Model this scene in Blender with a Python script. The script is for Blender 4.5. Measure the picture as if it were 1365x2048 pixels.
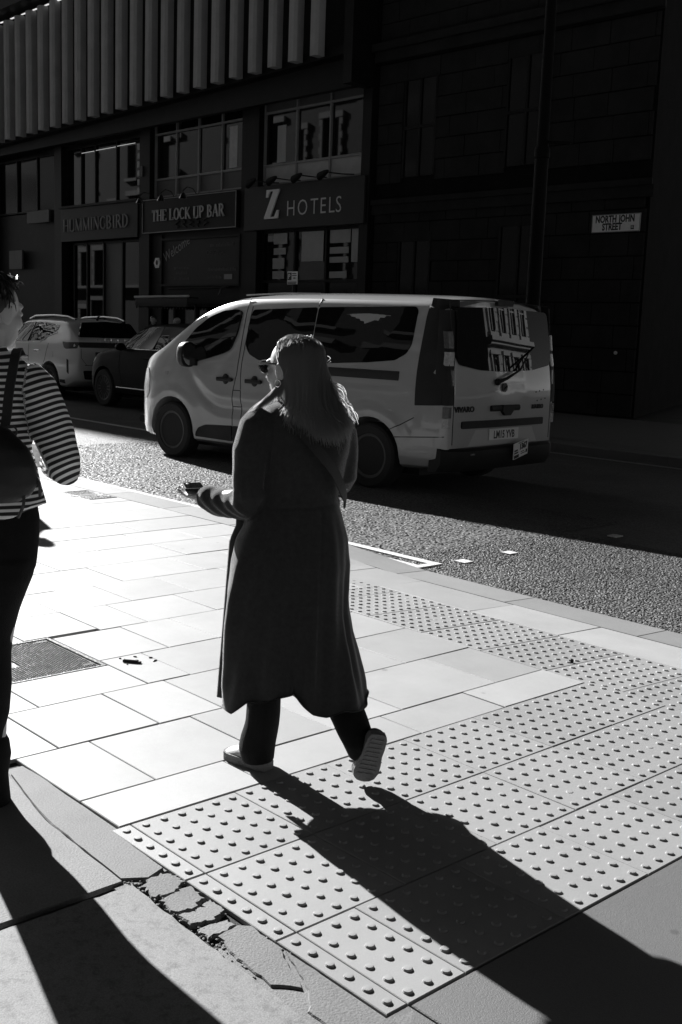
import bpy, bmesh, math, random
import numpy as np
from mathutils import Vector, Matrix, Euler
random.seed(7); RNG = np.random.default_rng(7)
for o in list(bpy.data.objects): bpy.data.objects.remove(o)
SC = bpy.context.scene; COL = SC.collection; PI = math.pi; R = math.radians

# ------------------------------------------------------------------ camera, world, sun, exposure
cam_data = bpy.data.cameras.new('camera'); cam = bpy.data.objects.new('camera', cam_data); COL.objects.link(cam)
YAW, PITCH, ROLL, EYE = .8268, 1.4094, .0360, 1.5267
cam.matrix_world = Matrix.Translation((0, 0, EYE)) @ Matrix.Rotation(YAW, 4, 'Z') @ Matrix.Rotation(PITCH, 4, 'X') @ Matrix.Rotation(ROLL, 4, 'Z')
cam_data.sensor_fit = 'VERTICAL'; cam_data.sensor_height = 36.; cam_data.lens = 39.18
cam_data.clip_start = .05; cam_data.clip_end = 1500
SC.camera = cam
SUN_EL = R(26.0); SUN_DIR = Vector((-.986*math.cos(SUN_EL), .168*math.cos(SUN_EL), math.sin(SUN_EL)))   # towards the sun
world = bpy.data.worlds.new('World'); SC.world = world; world.use_nodes = True
wn = world.node_tree; wn.nodes.clear()
sky = wn.nodes.new('ShaderNodeTexSky'); sky.sky_type = 'NISHITA'; sky.sun_disc = False
sky.dust_density = .4; sky.sun_elevation = SUN_EL; sky.sun_rotation = math.atan2(SUN_DIR.x, SUN_DIR.y)
bw = wn.nodes.new('ShaderNodeSeparateColor'); bg = wn.nodes.new('ShaderNodeBackground'); wo = wn.nodes.new('ShaderNodeOutputWorld')
wn.links.new(sky.outputs[0], bw.inputs[0])
# black and white conversion through a red filter (channel mix 1.6 R - 0.6 B, clamped at 0)
mr = wn.nodes.new('ShaderNodeMath'); mr.operation = 'MULTIPLY'; mr.inputs[1].default_value = 1.6; wn.links.new(bw.outputs[0], mr.inputs[0])
mb_ = wn.nodes.new('ShaderNodeMath'); mb_.operation = 'MULTIPLY_ADD'; mb_.inputs[1].default_value = -.6; wn.links.new(bw.outputs[2], mb_.inputs[0]); wn.links.new(mr.outputs[0], mb_.inputs[2])
mx_ = wn.nodes.new('ShaderNodeMath'); mx_.operation = 'MAXIMUM'; mx_.inputs[1].default_value = 0.; wn.links.new(mb_.outputs[0], mx_.inputs[0])
wn.links.new(mx_.outputs[0], bg.inputs[0]); wn.links.new(bg.outputs[0], wo.inputs[0])
bg.inputs[1].default_value = .05
sun_data = bpy.data.lights.new('sun', 'SUN'); sun_data.energy = 5.0; sun_data.angle = R(.5); sun_data.color = (1, 1, 1)
sun = bpy.data.objects.new('sun', sun_data); COL.objects.link(sun)
sun.rotation_euler = SUN_DIR.to_track_quat('Z', 'Y').to_euler(); sun.location = (-40, 10, 40)
SC.view_settings.view_transform = 'Standard'; SC.view_settings.look = 'None'
SC.view_settings.exposure = 1.35; SC.view_settings.gamma = 1.0; SC.view_settings.use_curve_mapping = False
SC.render.engine = 'CYCLES'; SC.cycles.max_bounces = 6; SC.cycles.diffuse_bounces = 4; SC.cycles.glossy_bounces = 4
SC.cycles.use_denoising = True; SC.cycles.denoiser = 'OPENIMAGEDENOISE'; SC.cycles.caustics_reflective = False; SC.cycles.caustics_refractive = False; SC.cycles.sample_clamp_indirect = 6.0

# ------------------------------------------------------------------ materials (all neutral: the photograph is black and white)
MATS = {}
def mat(name, v, rough=.6, var=0., vs=4., bump=0., bs=60., metallic=0., spec=.5, coat=0., world_pos=False, bump2=None, emit=0.):
    if name in MATS: return MATS[name]
    m = bpy.data.materials.new(name); m.use_nodes = True; n = m.node_tree; b = n.nodes['Principled BSDF']
    b.inputs['Base Color'].default_value = (v, v, v, 1); b.inputs['Roughness'].default_value = rough
    b.inputs['Metallic'].default_value = metallic; b.inputs['Specular IOR Level'].default_value = spec
    b.inputs['Coat Weight'].default_value = coat; b.inputs['Coat Roughness'].default_value = .04
    if emit: b.inputs['Emission Color'].default_value = (1, 1, 1, 1); b.inputs['Emission Strength'].default_value = emit
    if var or bump:
        if world_pos: src = n.nodes.new('ShaderNodeNewGeometry').outputs['Position']
        else: src = n.nodes.new('ShaderNodeTexCoord').outputs['Object']
    if var:
        t = n.nodes.new('ShaderNodeTexNoise'); t.inputs['Scale'].default_value = vs; t.inputs['Detail'].default_value = 8; t.inputs['Roughness'].default_value = .65
        n.links.new(src, t.inputs['Vector'])
        r = n.nodes.new('ShaderNodeMapRange'); r.inputs['From Min'].default_value = .25; r.inputs['From Max'].default_value = .75
        r.inputs['To Min'].default_value = v*(1-var); r.inputs['To Max'].default_value = min(.95, v*(1+var))
        n.links.new(t.outputs['Fac'], r.inputs['Value']); n.links.new(r.outputs[0], b.inputs['Base Color'])
    if bump:
        t2 = n.nodes.new('ShaderNodeTexNoise'); t2.inputs['Scale'].default_value = bs; t2.inputs['Detail'].default_value = 6
        n.links.new(src, t2.inputs['Vector'])
        bp = n.nodes.new('ShaderNodeBump'); bp.inputs['Strength'].default_value = min(1., bump); bp.inputs['Distance'].default_value = .01
        n.links.new(t2.outputs['Fac'], bp.inputs['Height']); n.links.new(bp.outputs[0], b.inputs['Normal'])
    MATS[name] = m; return m

def paving_mat(name, v, speck, rough, speck_scale=300., bump=.25, blotch=.12, pits=0., rand=.10):
    """Stone or concrete: world-space blotches, fine speckle, a tone of its own for each slab."""
    m = bpy.data.materials.new(name); m.use_nodes = True; n = m.node_tree; b = n.nodes['Principled BSDF']; L = n.links.new
    pos = n.nodes.new('ShaderNodeNewGeometry').outputs['Position']
    t = n.nodes.new('ShaderNodeTexNoise'); t.inputs['Scale'].default_value = speck_scale; t.inputs['Detail'].default_value = 3; L(pos, t.inputs['Vector'])
    t2 = n.nodes.new('ShaderNodeTexNoise'); t2.inputs['Scale'].default_value = 3.2; t2.inputs['Detail'].default_value = 9; t2.inputs['Roughness'].default_value = .7; L(pos, t2.inputs['Vector'])
    oi = n.nodes.new('ShaderNodeObjectInfo')
    a = n.nodes.new('ShaderNodeMath'); a.operation = 'MULTIPLY_ADD'; L(t.outputs['Fac'], a.inputs[0]); a.inputs[1].default_value = speck*2; a.inputs[2].default_value = 1-speck
    c = n.nodes.new('ShaderNodeMath'); c.operation = 'MULTIPLY_ADD'; L(t2.outputs['Fac'], c.inputs[0]); c.inputs[1].default_value = blotch*2; c.inputs[2].default_value = 1-blotch
    d = n.nodes.new('ShaderNodeMath'); d.operation = 'MULTIPLY_ADD'; L(oi.outputs['Random'], d.inputs[0]); d.inputs[1].default_value = rand*2; d.inputs[2].default_value = 1-rand
    e = n.nodes.new('ShaderNodeMath'); e.operation = 'MULTIPLY'; L(a.outputs[0], e.inputs[0]); L(c.outputs[0], e.inputs[1])
    f = n.nodes.new('ShaderNodeMath'); f.operation = 'MULTIPLY'; L(e.outputs[0], f.inputs[0]); L(d.outputs[0], f.inputs[1])
    # dropped gum, small stains
    vo = n.nodes.new('ShaderNodeTexVoronoi'); vo.inputs['Scale'].default_value = 3.1; L(pos, vo.inputs['Vector'])
    st = n.nodes.new('ShaderNodeMapRange'); st.inputs['From Min'].default_value = .035; st.inputs['From Max'].default_value = .055; st.inputs['To Min'].default_value = .66; st.inputs['To Max'].default_value = 1.; L(vo.outputs['Distance'], st.inputs['Value'])
    g = n.nodes.new('ShaderNodeMath'); g.operation = 'MULTIPLY'; L(f.outputs[0], g.inputs[0]); L(st.outputs[0], g.inputs[1])
    h = n.nodes.new('ShaderNodeMath'); h.operation = 'MULTIPLY'; L(g.outputs[0], h.inputs[0]); h.inputs[1].default_value = v
    out = h
    if pits:
        t3 = n.nodes.new('ShaderNodeTexNoise'); t3.inputs['Scale'].default_value = 26; t3.inputs['Detail'].default_value = 6; t3.inputs['Roughness'].default_value = .75; L(pos, t3.inputs['Vector'])
        pr = n.nodes.new('ShaderNodeMapRange'); pr.inputs['From Min'].default_value = .36; pr.inputs['From Max'].default_value = .5; pr.inputs['To Min'].default_value = 1-pits; pr.inputs['To Max'].default_value = 1.; L(t3.outputs['Fac'], pr.inputs['Value'])
        k = n.nodes.new('ShaderNodeMath'); k.operation = 'MULTIPLY'; L(h.outputs[0], k.inputs[0]); L(pr.outputs[0], k.inputs[1]); out = k
    L(out.outputs[0], b.inputs['Base Color']); b.inputs['Roughness'].default_value = rough
    bp = n.nodes.new('ShaderNodeBump'); bp.inputs['Strength'].default_value = bump; bp.inputs['Distance'].default_value = .004
    if pits:
        mx = n.nodes.new('ShaderNodeMath'); mx.operation = 'ADD'; L(t.outputs['Fac'], mx.inputs[0]); L(t3.outputs['Fac'], mx.inputs[1]); L(mx.outputs[0], bp.inputs['Height'])
    else: L(t.outputs['Fac'], bp.inputs['Height'])
    L(bp.outputs[0], b.inputs['Normal']); MATS[name] = m; return m

def asphalt_mat(name, v, bump):
    m = bpy.data.materials.new(name); m.use_nodes = True; n = m.node_tree; b = n.nodes['Principled BSDF']; L = n.links.new
    pos = n.nodes.new('ShaderNodeNewGeometry').outputs['Position']
    vo = n.nodes.new('ShaderNodeTexVoronoi'); vo.inputs['Scale'].default_value = 85; L(pos, vo.inputs['Vector'])
    t2 = n.nodes.new('ShaderNodeTexNoise'); t2.inputs['Scale'].default_value = 1.1; t2.inputs['Detail'].default_value = 8; L(pos, t2.inputs['Vector'])
    sx = n.nodes.new('ShaderNodeSeparateColor'); L(vo.outputs['Color'], sx.inputs[0])
    a = n.nodes.new('ShaderNodeMapRange'); a.inputs['To Min'].default_value = v*.45; a.inputs['To Max'].default_value = v*1.7; L(sx.outputs[0], a.inputs['Value'])
    c = n.nodes.new('ShaderNodeMapRange'); c.inputs['From Min'].default_value = .3; c.inputs['From Max'].default_value = .7; c.inputs['To Min'].default_value = .68; c.inputs['To Max'].default_value = 1.2; L(t2.outputs['Fac'], c.inputs['Value'])
    e = n.nodes.new('ShaderNodeMath'); e.operation = 'MULTIPLY'; L(a.outputs[0], e.inputs[0]); L(c.outputs[0], e.inputs[1]); L(e.outputs[0], b.inputs['Base Color'])
    b.inputs['Roughness'].default_value = .62
    if bump:
        iv = n.nodes.new('ShaderNodeMath'); iv.operation = 'SUBTRACT'; iv.inputs[0].default_value = 1.; L(vo.outputs['Distance'], iv.inputs[1])
        bp = n.nodes.new('ShaderNodeBump'); bp.inputs['Strength'].default_value = bump; bp.inputs['Distance'].default_value = .008; L(iv.outputs[0], bp.inputs['Height']); L(bp.outputs[0], b.inputs['Normal'])
    MATS[name] = m; return m

def stripe_mat(name, light, dark, period, duty):
    m = bpy.data.materials.new(name); m.use_nodes = True; n = m.node_tree; b = n.nodes['Principled BSDF']; L = n.links.new
    at = n.nodes.new('ShaderNodeAttribute'); at.attribute_name = 'stripe'
    a = n.nodes.new('ShaderNodeMath'); a.operation = 'MULTIPLY'; L(at.outputs['Fac'], a.inputs[0]); a.inputs[1].default_value = 1/period
    f = n.nodes.new('ShaderNodeMath'); f.operation = 'FRACT'; L(a.outputs[0], f.inputs[0])
    p = n.nodes.new('ShaderNodeMath'); p.operation = 'PINGPONG'; L(f.outputs[0], p.inputs[0]); p.inputs[1].default_value = .5
    r = n.nodes.new('ShaderNodeMapRange'); r.inputs['From Min'].default_value = duty*.5-.04; r.inputs['From Max'].default_value = duty*.5+.04; r.inputs['To Min'].default_value = dark; r.inputs['To Max'].default_value = light
    L(p.outputs[0], r.inputs['Value']); L(r.outputs[0], b.inputs['Base Color']); b.inputs['Roughness'].default_value = .85; b.inputs['Specular IOR Level'].default_value = .2
    tc = n.nodes.new('ShaderNodeTexCoord'); t = n.nodes.new('ShaderNodeTexNoise'); t.inputs['Scale'].default_value = 260; L(tc.outputs['Object'], t.inputs['Vector'])
    bp = n.nodes.new('ShaderNodeBump'); bp.inputs['Strength'].default_value = .3; bp.inputs['Distance'].default_value = .004; L(t.outputs['Fac'], bp.inputs['Height']); L(bp.outputs[0], b.inputs['Normal'])
    MATS[name] = m; return m

M_slab = paving_mat('yorkstone_paving', .335, .20, .55, 380, .28, .22, rand=.12)
M_tact = paving_mat('tactile_concrete', .27, .16, .55, 380, .25, .16, rand=.07)
M_conc = paving_mat('plain_concrete_slab', .110, .45, .58, 330, .35, .10)
M_old = paving_mat('old_worn_concrete', .180, .55, .75, 260, .20, .40, pits=.40)
M_patch = paving_mat('cement_patch', .155, .46, .78, 170, .42, .45)
M_kerb = paving_mat('granite_kerb', .27, .18, .5, 320, .28, .2, rand=.16)
M_bed = mat('joint_sand', .035, .95, .3, 40, .5, 200, world_pos=True)
M_asph = asphalt_mat('asphalt', .10, 0.); M_asph_far = asphalt_mat('asphalt_far', .085, .9)
M_line = mat('road_paint', .62, .6, .45, 55, .6, 140, world_pos=True)
M_iron = mat('cast_iron', .10, .45, .3, 20, .4, 90, metallic=.6)
M_black = mat('black_plastic', .013, .55, .2, 8, .1, 200, spec=.25)
M_rubber = mat('tyre_rubber', .012, .8, .2, 20)
M_glass = mat('dark_glass', .006, .015, spec=.30); M_rear_glass = mat('rear_glass', .006, .01, spec=.26)
M_shopglass = mat('shop_glass', .008, .02, spec=.7)
M_van = mat('silver_paint', .33, .34, .05, 2, 0, coat=1., spec=.6)
M_white = mat('white_paint', .80, .35, .03, 2, 0, coat=.8)
M_dark = mat('dark_car_paint', .004, .45, spec=.06)
M_lamp = mat('lamp_lens', .35, .12, .3, 40, .3, 60, spec=.8)
M_redlamp = mat('tail_lamp_lens', .06, .12, .3, 40, .3, 60, spec=.8)
M_chrome = mat('chrome', .7, .15, metallic=1.)
M_rim = mat('steel_rim', .05, .5, metallic=.3)
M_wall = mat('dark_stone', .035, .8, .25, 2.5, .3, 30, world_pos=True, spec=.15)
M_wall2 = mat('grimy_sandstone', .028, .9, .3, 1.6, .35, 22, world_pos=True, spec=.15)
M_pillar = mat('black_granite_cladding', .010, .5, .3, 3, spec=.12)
M_fin = mat('concrete_fin', .42, .8, .18, 1.4, .3, 25, world_pos=True)
M_frame = mat('painted_window_frame', .26, .55, .1, 5)
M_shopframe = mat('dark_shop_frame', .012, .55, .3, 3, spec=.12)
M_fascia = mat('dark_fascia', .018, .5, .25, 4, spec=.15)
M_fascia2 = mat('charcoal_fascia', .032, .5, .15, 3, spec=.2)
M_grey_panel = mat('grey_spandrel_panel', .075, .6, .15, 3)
M_blind = mat('pale_blind', .62, .8, .15, 8)
M_letter = mat('pale_letters', .7, .5, spec=.3)
M_letter_dim = mat('dull_letters', .32, .5, spec=.3)
M_letter_white = mat('white_letters', .9, .5)
M_sign_white = mat('white_sign_plate', .93, .5, .12, 20)
M_pole = mat('dark_pole', .008, .6, spec=.06)
M_ink = mat('black_ink', .012, .5)
M_brick = mat('dark_brick', .06, .8, .3, 3, .4, 40, world_pos=True)
M_pale_stone = mat('pale_stone_dressing', .24, .7, .15, 2, .2, 30, world_pos=True)
M_skin = mat('skin', .48, .5, .08, 20, .08, 160, spec=.4)
M_coat = mat('dark_wool', .042, .95, .25, 60, .35, 600, spec=.15)
for q_ in (M_coat,):
    q_.node_tree.nodes['Principled BSDF'].inputs['Sheen Weight'].default_value = 1.; q_.node_tree.nodes['Principled BSDF'].inputs['Sheen Roughness'].default_value = .30
M_trouser = mat('black_cloth', .012, .9, .2, 30, .4, 300, spec=.15)
M_hair = mat('hair_fair', .05, .5, .1, 30, spec=.4)
def backlit(m, v, k):
    n = m.node_tree; b = n.nodes['Principled BSDF']; o = n.nodes['Material Output']; t = n.nodes.new('ShaderNodeBsdfTranslucent'); t.inputs[0].default_value = (v, v, v, 1); x = n.nodes.new('ShaderNodeMixShader'); x.inputs[0].default_value = k
    n.links.new(b.outputs[0], x.inputs[1]); n.links.new(t.outputs[0], x.inputs[2]); n.links.new(x.outputs[0], o.inputs[0]); return m
M_strand = backlit(mat('hair_fair_strands', .09, .40, .06, 8, spec=.5), .95, .42)
M_hair_dark = mat('hair_dark', .022, .4, .3, 30, spec=.55)
M_shoe_white = mat('white_canvas', .62, .7, .1, 40, .3, 300)
M_sole = mat('grey_rubber_sole', .16, .7, .2, 30, .4, 120)
M_leather = mat('black_leather', .012, .5, .2, 30, .15, 140)
M_sunglass = mat('tortoiseshell', .02, .15, spec=.6)
M_stripe = stripe_mat('striped_cotton', .92, .035, .0183, .55)

# ------------------------------------------------------------------ helpers
def props(o, label=None, cat=None, group=None, kind=None):
    for k, v in (('label', label), ('category', cat), ('group', group), ('kind', kind)):
        if v: o[k] = v
    return o
def thing(name, label, cat, loc=(0, 0, 0), rotz=0., group=None, kind=None):
    o = bpy.data.objects.new(name, None); COL.objects.link(o); o.empty_display_size = .2
    o.location = loc; o.rotation_euler = (0, 0, rotz); return props(o, label, cat, group, kind)
def link(name, me, parent=None, m=None):
    o = bpy.data.objects.new(name, me); COL.objects.link(o)
    if parent is not None: o.parent = parent
    if m is not None:
        if not me.materials: me.materials.append(m)
    return o
def smooth_by_angle(me, ang=40):
    if not len(me.polygons): return
    me.polygons.foreach_set('use_smooth', [True]*len(me.polygons))
    try: me.set_sharp_from_angle(angle=R(ang))
    except Exception: pass
class MB:
    """collects shapes into one mesh"""
    def __init__(s): s.v = []; s.f = []
    def add(s, vs, fs):
        k = len(s.v); s.v += [tuple(map(float, p)) for p in vs]; s.f += [[i+k for i in f] for f in fs]; return s
    def box(s, x0, x1, y0, y1, z0, z1):
        return s.add([(x0, y0, z0), (x1, y0, z0), (x1, y1, z0), (x0, y1, z0), (x0, y0, z1), (x1, y0, z1), (x1, y1, z1), (x0, y1, z1)],
                     [(3, 2, 1, 0), (4, 5, 6, 7), (0, 1, 5, 4), (1, 2, 6, 5), (2, 3, 7, 6), (3, 0, 4, 7)])
    def cbox(s, x0, x1, y0, y1, z0, z1, c):
        """box with chamfered top edges"""
        return s.add([(x0, y0, z0), (x1, y0, z0), (x1, y1, z0), (x0, y1, z0), (x0, y0, z1-c), (x1, y0, z1-c), (x1, y1, z1-c), (x0, y1, z1-c),
                      (x0+c, y0+c, z1), (x1-c, y0+c, z1), (x1-c, y1-c, z1), (x0+c, y1-c, z1)],
                     [(3, 2, 1, 0), (8, 9, 10, 11), (0, 1, 5, 4), (1, 2, 6, 5), (2, 3, 7, 6), (3, 0, 4, 7), (4, 5, 9, 8), (5, 6, 10, 9), (6, 7, 11, 10), (7, 4, 8, 11)])
    def loft(s, rings, cap=True, closed=True):
        k = len(rings[0]); vs = [p for r in rings for p in r]; fs = []
        for i in range(len(rings)-1):
            for j in range(k if closed else k-1):
                a = i*k+j; b = i*k+(j+1) % k; fs.append((a, b, b+k, a+k))
        if cap: fs.append(tuple(range(k-1, -1, -1))); fs.append(tuple((len(rings)-1)*k+j for j in range(k)))
        return s.add(vs, fs)
    def tube(s, path, r, n=8, cap=True):
        path = [Vector(p) for p in path]; rr = r if isinstance(r, (list, tuple)) else [r]*len(path); rings = []; up = None
        for i, p in enumerate(path):
            t = (path[min(i+1, len(path)-1)]-path[max(i-1, 0)]).normalized()
            if up is None: up = t.orthogonal().normalized()
            up = (up-t*up.dot(t)).normalized(); w = t.cross(up)
            rings.append([p+(up*math.cos(2*PI*j/n)+w*math.sin(2*PI*j/n))*rr[i] for j in range(n)])
        return s.loft(rings, cap)
    def ell(s, c, r, n=16, m=10, M=None):
        vs = [(0, 0, -1)]; fs = []
        for i in range(1, m):
            a = -PI/2+PI*i/m
            for j in range(n): b = 2*PI*j/n; vs.append((math.cos(a)*math.cos(b), math.cos(a)*math.sin(b), math.sin(a)))
        vs.append((0, 0, 1)); T = len(vs)-1
        for j in range(n): fs.append((0, 1+(j+1) % n, 1+j)); fs.append((T, T-n+j, T-n+(j+1) % n))
        for i in range(m-2):
            for j in range(n): a = 1+i*n+j; b = 1+i*n+(j+1) % n; fs.append((a, b, b+n, a+n))
        out = []
        for p in vs:
            q = Vector((p[0]*r[0], p[1]*r[1], p[2]*r[2]))
            if M is not None: q = M @ q
            out.append(q+Vector(c))
        return s.add(out, fs)
    def prism(s, poly, f0, f1):
        """poly: list of 2-D points; f0/f1 map (a,b)->3-D for the two faces"""
        k = len(poly); vs = [f0(*p) for p in poly]+[f1(*p) for p in poly]
        return s.add(vs, [tuple(range(k-1, -1, -1)), tuple(range(k, 2*k))]+[(j, (j+1) % k, (j+1) % k+k, j+k) for j in range(k)])
    def lathe(s, prof, n=24, axis='Z', c=(0, 0, 0)):
        rings = []
        for (r, h) in prof:
            ring = []
            for j in range(n):
                a = 2*PI*j/n; x, y = r*math.cos(a), r*math.sin(a)
                p = (x, y, h) if axis == 'Z' else ((h, x, y) if axis == 'X' else (x, h, y))
                ring.append((p[0]+c[0], p[1]+c[1], p[2]+c[2]))
            rings.append(ring)
        return s.loft(rings)
    def mesh(s, name, m=None, smooth=0, fix=True):
        me = bpy.data.meshes.new(name); me.from_pydata(s.v, [], s.f)
        if fix:
            b = bmesh.new(); b.from_mesh(me); bmesh.ops.recalc_face_normals(b, faces=b.faces); b.to_mesh(me); b.free()
        if m is not None: me.materials.append(m)
        if smooth: smooth_by_angle(me, smooth)
        return me
    def build(s, name, m, parent=None, smooth=0, bevel=0., kind=None, label=None, fix=True):
        me = s.mesh(name, m, smooth, fix)
        if bevel:
            b = bmesh.new(); b.from_mesh(me); bmesh.ops.bevel(b, geom=list(b.edges), offset=bevel, segments=1, affect='EDGES', profile=.5); b.to_mesh(me); b.free()
        o = link(name, me, parent); return props(o, label, None, None, kind)
def box(name, m, parent, x0, x1, y0, y1, z0, z1, bevel=0.): return MB().box(x0, x1, y0, y1, z0, z1).build(name, m, parent, bevel=bevel)
def evaluated(o, name):
    dg = bpy.context.evaluated_depsgraph_get(); me = bpy.data.meshes.new_from_object(o.evaluated_get(dg), depsgraph=dg); me.name = name; return me
def fuse(name, mb, voxel, smooth=6, fac=.5, m=None):
    """one continuous skin over overlapping closed shapes"""
    me = mb.mesh(name+'_parts'); o = bpy.data.objects.new('fuse', me); COL.objects.link(o)
    md = o.modifiers.new('r', 'REMESH'); md.mode = 'VOXEL'; md.voxel_size = voxel; md.adaptivity = 0
    if smooth: sm = o.modifiers.new('s', 'SMOOTH'); sm.iterations = smooth; sm.factor = fac
    out = evaluated(o, name); bpy.data.objects.remove(o); bpy.data.meshes.remove(me)
    out.materials.clear()
    if m is not None: out.materials.append(m)
    out.polygons.foreach_set('use_smooth', [True]*len(out.polygons)); return out
def coords(me): a = np.empty(len(me.vertices)*3, np.float32); me.vertices.foreach_get('co', a); return a.reshape(-1, 3)
def normals(me): a = np.empty(len(me.vertices)*3, np.float32); me.vertices.foreach_get('normal', a); return a.reshape(-1, 3)
def set_coords(me, a): me.vertices.foreach_set('co', np.ascontiguousarray(a, np.float32).ravel()); me.update()
def copy_of(o, parent=None, loc=None, rotz=None):
    c = o.copy(); COL.objects.link(c)
    if parent is not None: c.parent = parent
    if loc is not None: c.location = loc
    if rotz is not None: c.rotation_euler = (0, 0, rotz)
    return c
def copy_tree(o, parent=None):
    kids = [k for k in list(SC.objects) if k.parent == o]; c = copy_of(o, parent)
    for k in kids: copy_tree(k, c)
    return c
def text_mesh(s, size, ext=.002, sx=1., bold=0., align='LEFT', spacing=1.):
    cu = bpy.data.curves.new('text', 'FONT'); cu.body = s; cu.size = size; cu.extrude = ext; cu.offset = bold; cu.align_x = align; cu.space_character = spacing; cu.resolution_u = 3
    o = bpy.data.objects.new('text', cu); COL.objects.link(o); me = evaluated(o, 'lettering'); bpy.data.objects.remove(o); bpy.data.curves.remove(cu)
    if sx != 1.: a = coords(me); a[:, 0] *= sx; set_coords(me, a)
    return me
def text(s, size, m, parent, loc, rot, name='lettering', **k):
    me = text_mesh(s, size, **k); me.materials.clear(); me.materials.append(m); o = link(name, me, parent); o.location = loc; o.rotation_euler = rot; return o
FACE = (PI/2, 0, 0)      # lettering upright, read from -Y
# ------------------------------------------------------------------ ground, road, pavements
def sst(a, b, x): t = min(1, max(0, (x-a)/(b-a))); return t*t*(3-2*t)
def zp(x, y): return -.0444*max(0., y-4.11)*sst(-5.9, -4.95, x)          # the pavement ramps down to the dropped kerb
KERB0, KERB1, ROADZ = 5.15, 5.46, -.10

gm = MB(); gm.add([(-400, -400, -.36), (400, -400, -.36), (400, 400, -.36), (-400, 400, -.36)], [(0, 1, 2, 3)])
props(gm.build('ground', M_asph_far, fix=False), kind='structure')
rd = MB()
rd.add([(-130, 5.2, -.104), (40, 5.2, -.104), (40, 13.7, -.104), (-130, 13.7, -.104)], [(0, 1, 2, 3)])
rd.add([(-30, 13.7, -.11), (40, 13.7, -.11), (40, 120, -.11), (-60, 120, -.11)], [(0, 1, 2, 3)])
road = props(rd.build('road', M_asph_far, fix=False), kind='structure')

# coarse aggregate of the near carriageway as real relief
def aggregate(name, x0, x1, y0, y1, step, pitch, amp, seed):
    nx = int((x1-x0)/step)+1; ny = int((y1-y0)/step)+1
    X, Y = np.meshgrid(np.linspace(x0, x1, nx), np.linspace(y0, y1, ny), indexing='ij')
    rg = np.random.default_rng(seed); gx = int((x1-x0)/pitch)+4; gy = int((y1-y0)/pitch)+4
    px = rg.random((gx, gy)); py = rg.random((gx, gy)); ph = rg.random((gx, gy)); tx = rg.normal(0, .5, (gx, gy)); ty = rg.normal(0, .5, (gx, gy))
    U = (X-x0)/pitch+1; V = (Y-y0)/pitch+1; iu = U.astype(int); iv = V.astype(int)
    best = np.full(X.shape, 9.); H = np.zeros(X.shape)
    for a in (-1, 0, 1):
        for b in (-1, 0, 1):
            p = np.clip(iu+a, 0, gx-1); q = np.clip(iv+b, 0, gy-1)
            dx = U-(p+px[p, q]); dy = V-(q+py[p, q]); d = dx*dx+dy*dy; k = d < best
            best = np.where(k, d, best)
            H = np.where(k, .45+.55*ph[p, q]+.35*(tx[p, q]*dx+ty[p, q]*dy), H)
    Z = -.099+amp*(H*np.clip(1.12-1.15*best, 0, 1)**.6-.6)
    vs = np.stack([X, Y, Z], -1).reshape(-1, 3).astype(np.float32)
    I = (np.arange(nx-1)[:, None]*ny+np.arange(ny-1)[None]).ravel()
    F = np.stack([I, I+ny, I+ny+1, I+1], 1).astype(np.int32)
    me = bpy.data.meshes.new(name); me.vertices.add(len(vs)); me.vertices.foreach_set('co', vs.ravel())
    me.loops.add(F.size); me.loops.foreach_set('vertex_index', F.ravel()); me.polygons.add(len(F)); me.polygons.foreach_set('loop_start', np.arange(0, F.size, 4, dtype=np.int32))
    me.update(calc_edges=True); me.materials.append(M_asph)
    me.polygons.foreach_set('use_smooth', [False]*len(F))
    return props(link(name, me, road), kind='stuff')
aggregate('asphalt_aggregate', -5.6, -1.6, 5.46, 7.75, .0055, .0125, .011, 1)
aggregate('asphalt_aggregate', -13.2, -5.6, 5.46, 8.6, .0105, .017, .011, 2)

# road markings
def strip(name, m, x0, x1, y0, y1, z0, z1, parent=None): return box(name, m, parent, x0, x1, y0, y1, z0, z1)
yl = MB(); yl.box(-60, -5.30, 5.565, 5.64, -.10, -.089); yl.box(-60, -5.30, 5.74, 5.815, -.10, -.089); yl.box(-5.30, -5.235, 5.57, 5.82, -.10, -.0885)
props(yl.build('double_line_marking', M_line, road), kind='structure')
for (x0, x1, y0, y1) in ((-5.27, -5.17, 5.98, 6.08), (-5.29, -5.20, 6.53, 6.63), (-5.27, -5.18, 7.9, 8.0), (-5.27, -5.18, 9.4, 9.5)):
    box('stud_marking', M_line, road, x0, x1, y0, y1, -.10, -.090)
box('edge_line_marking', mat('far_road_paint', .30, .6, .3, 20, world_pos=True), road, -60, 6, 13.02, 13.10, -.104, -.098)
box('lane_marking', M_line, road, -60, -14, 9.35, 9.45, -.104, -.098)

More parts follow.
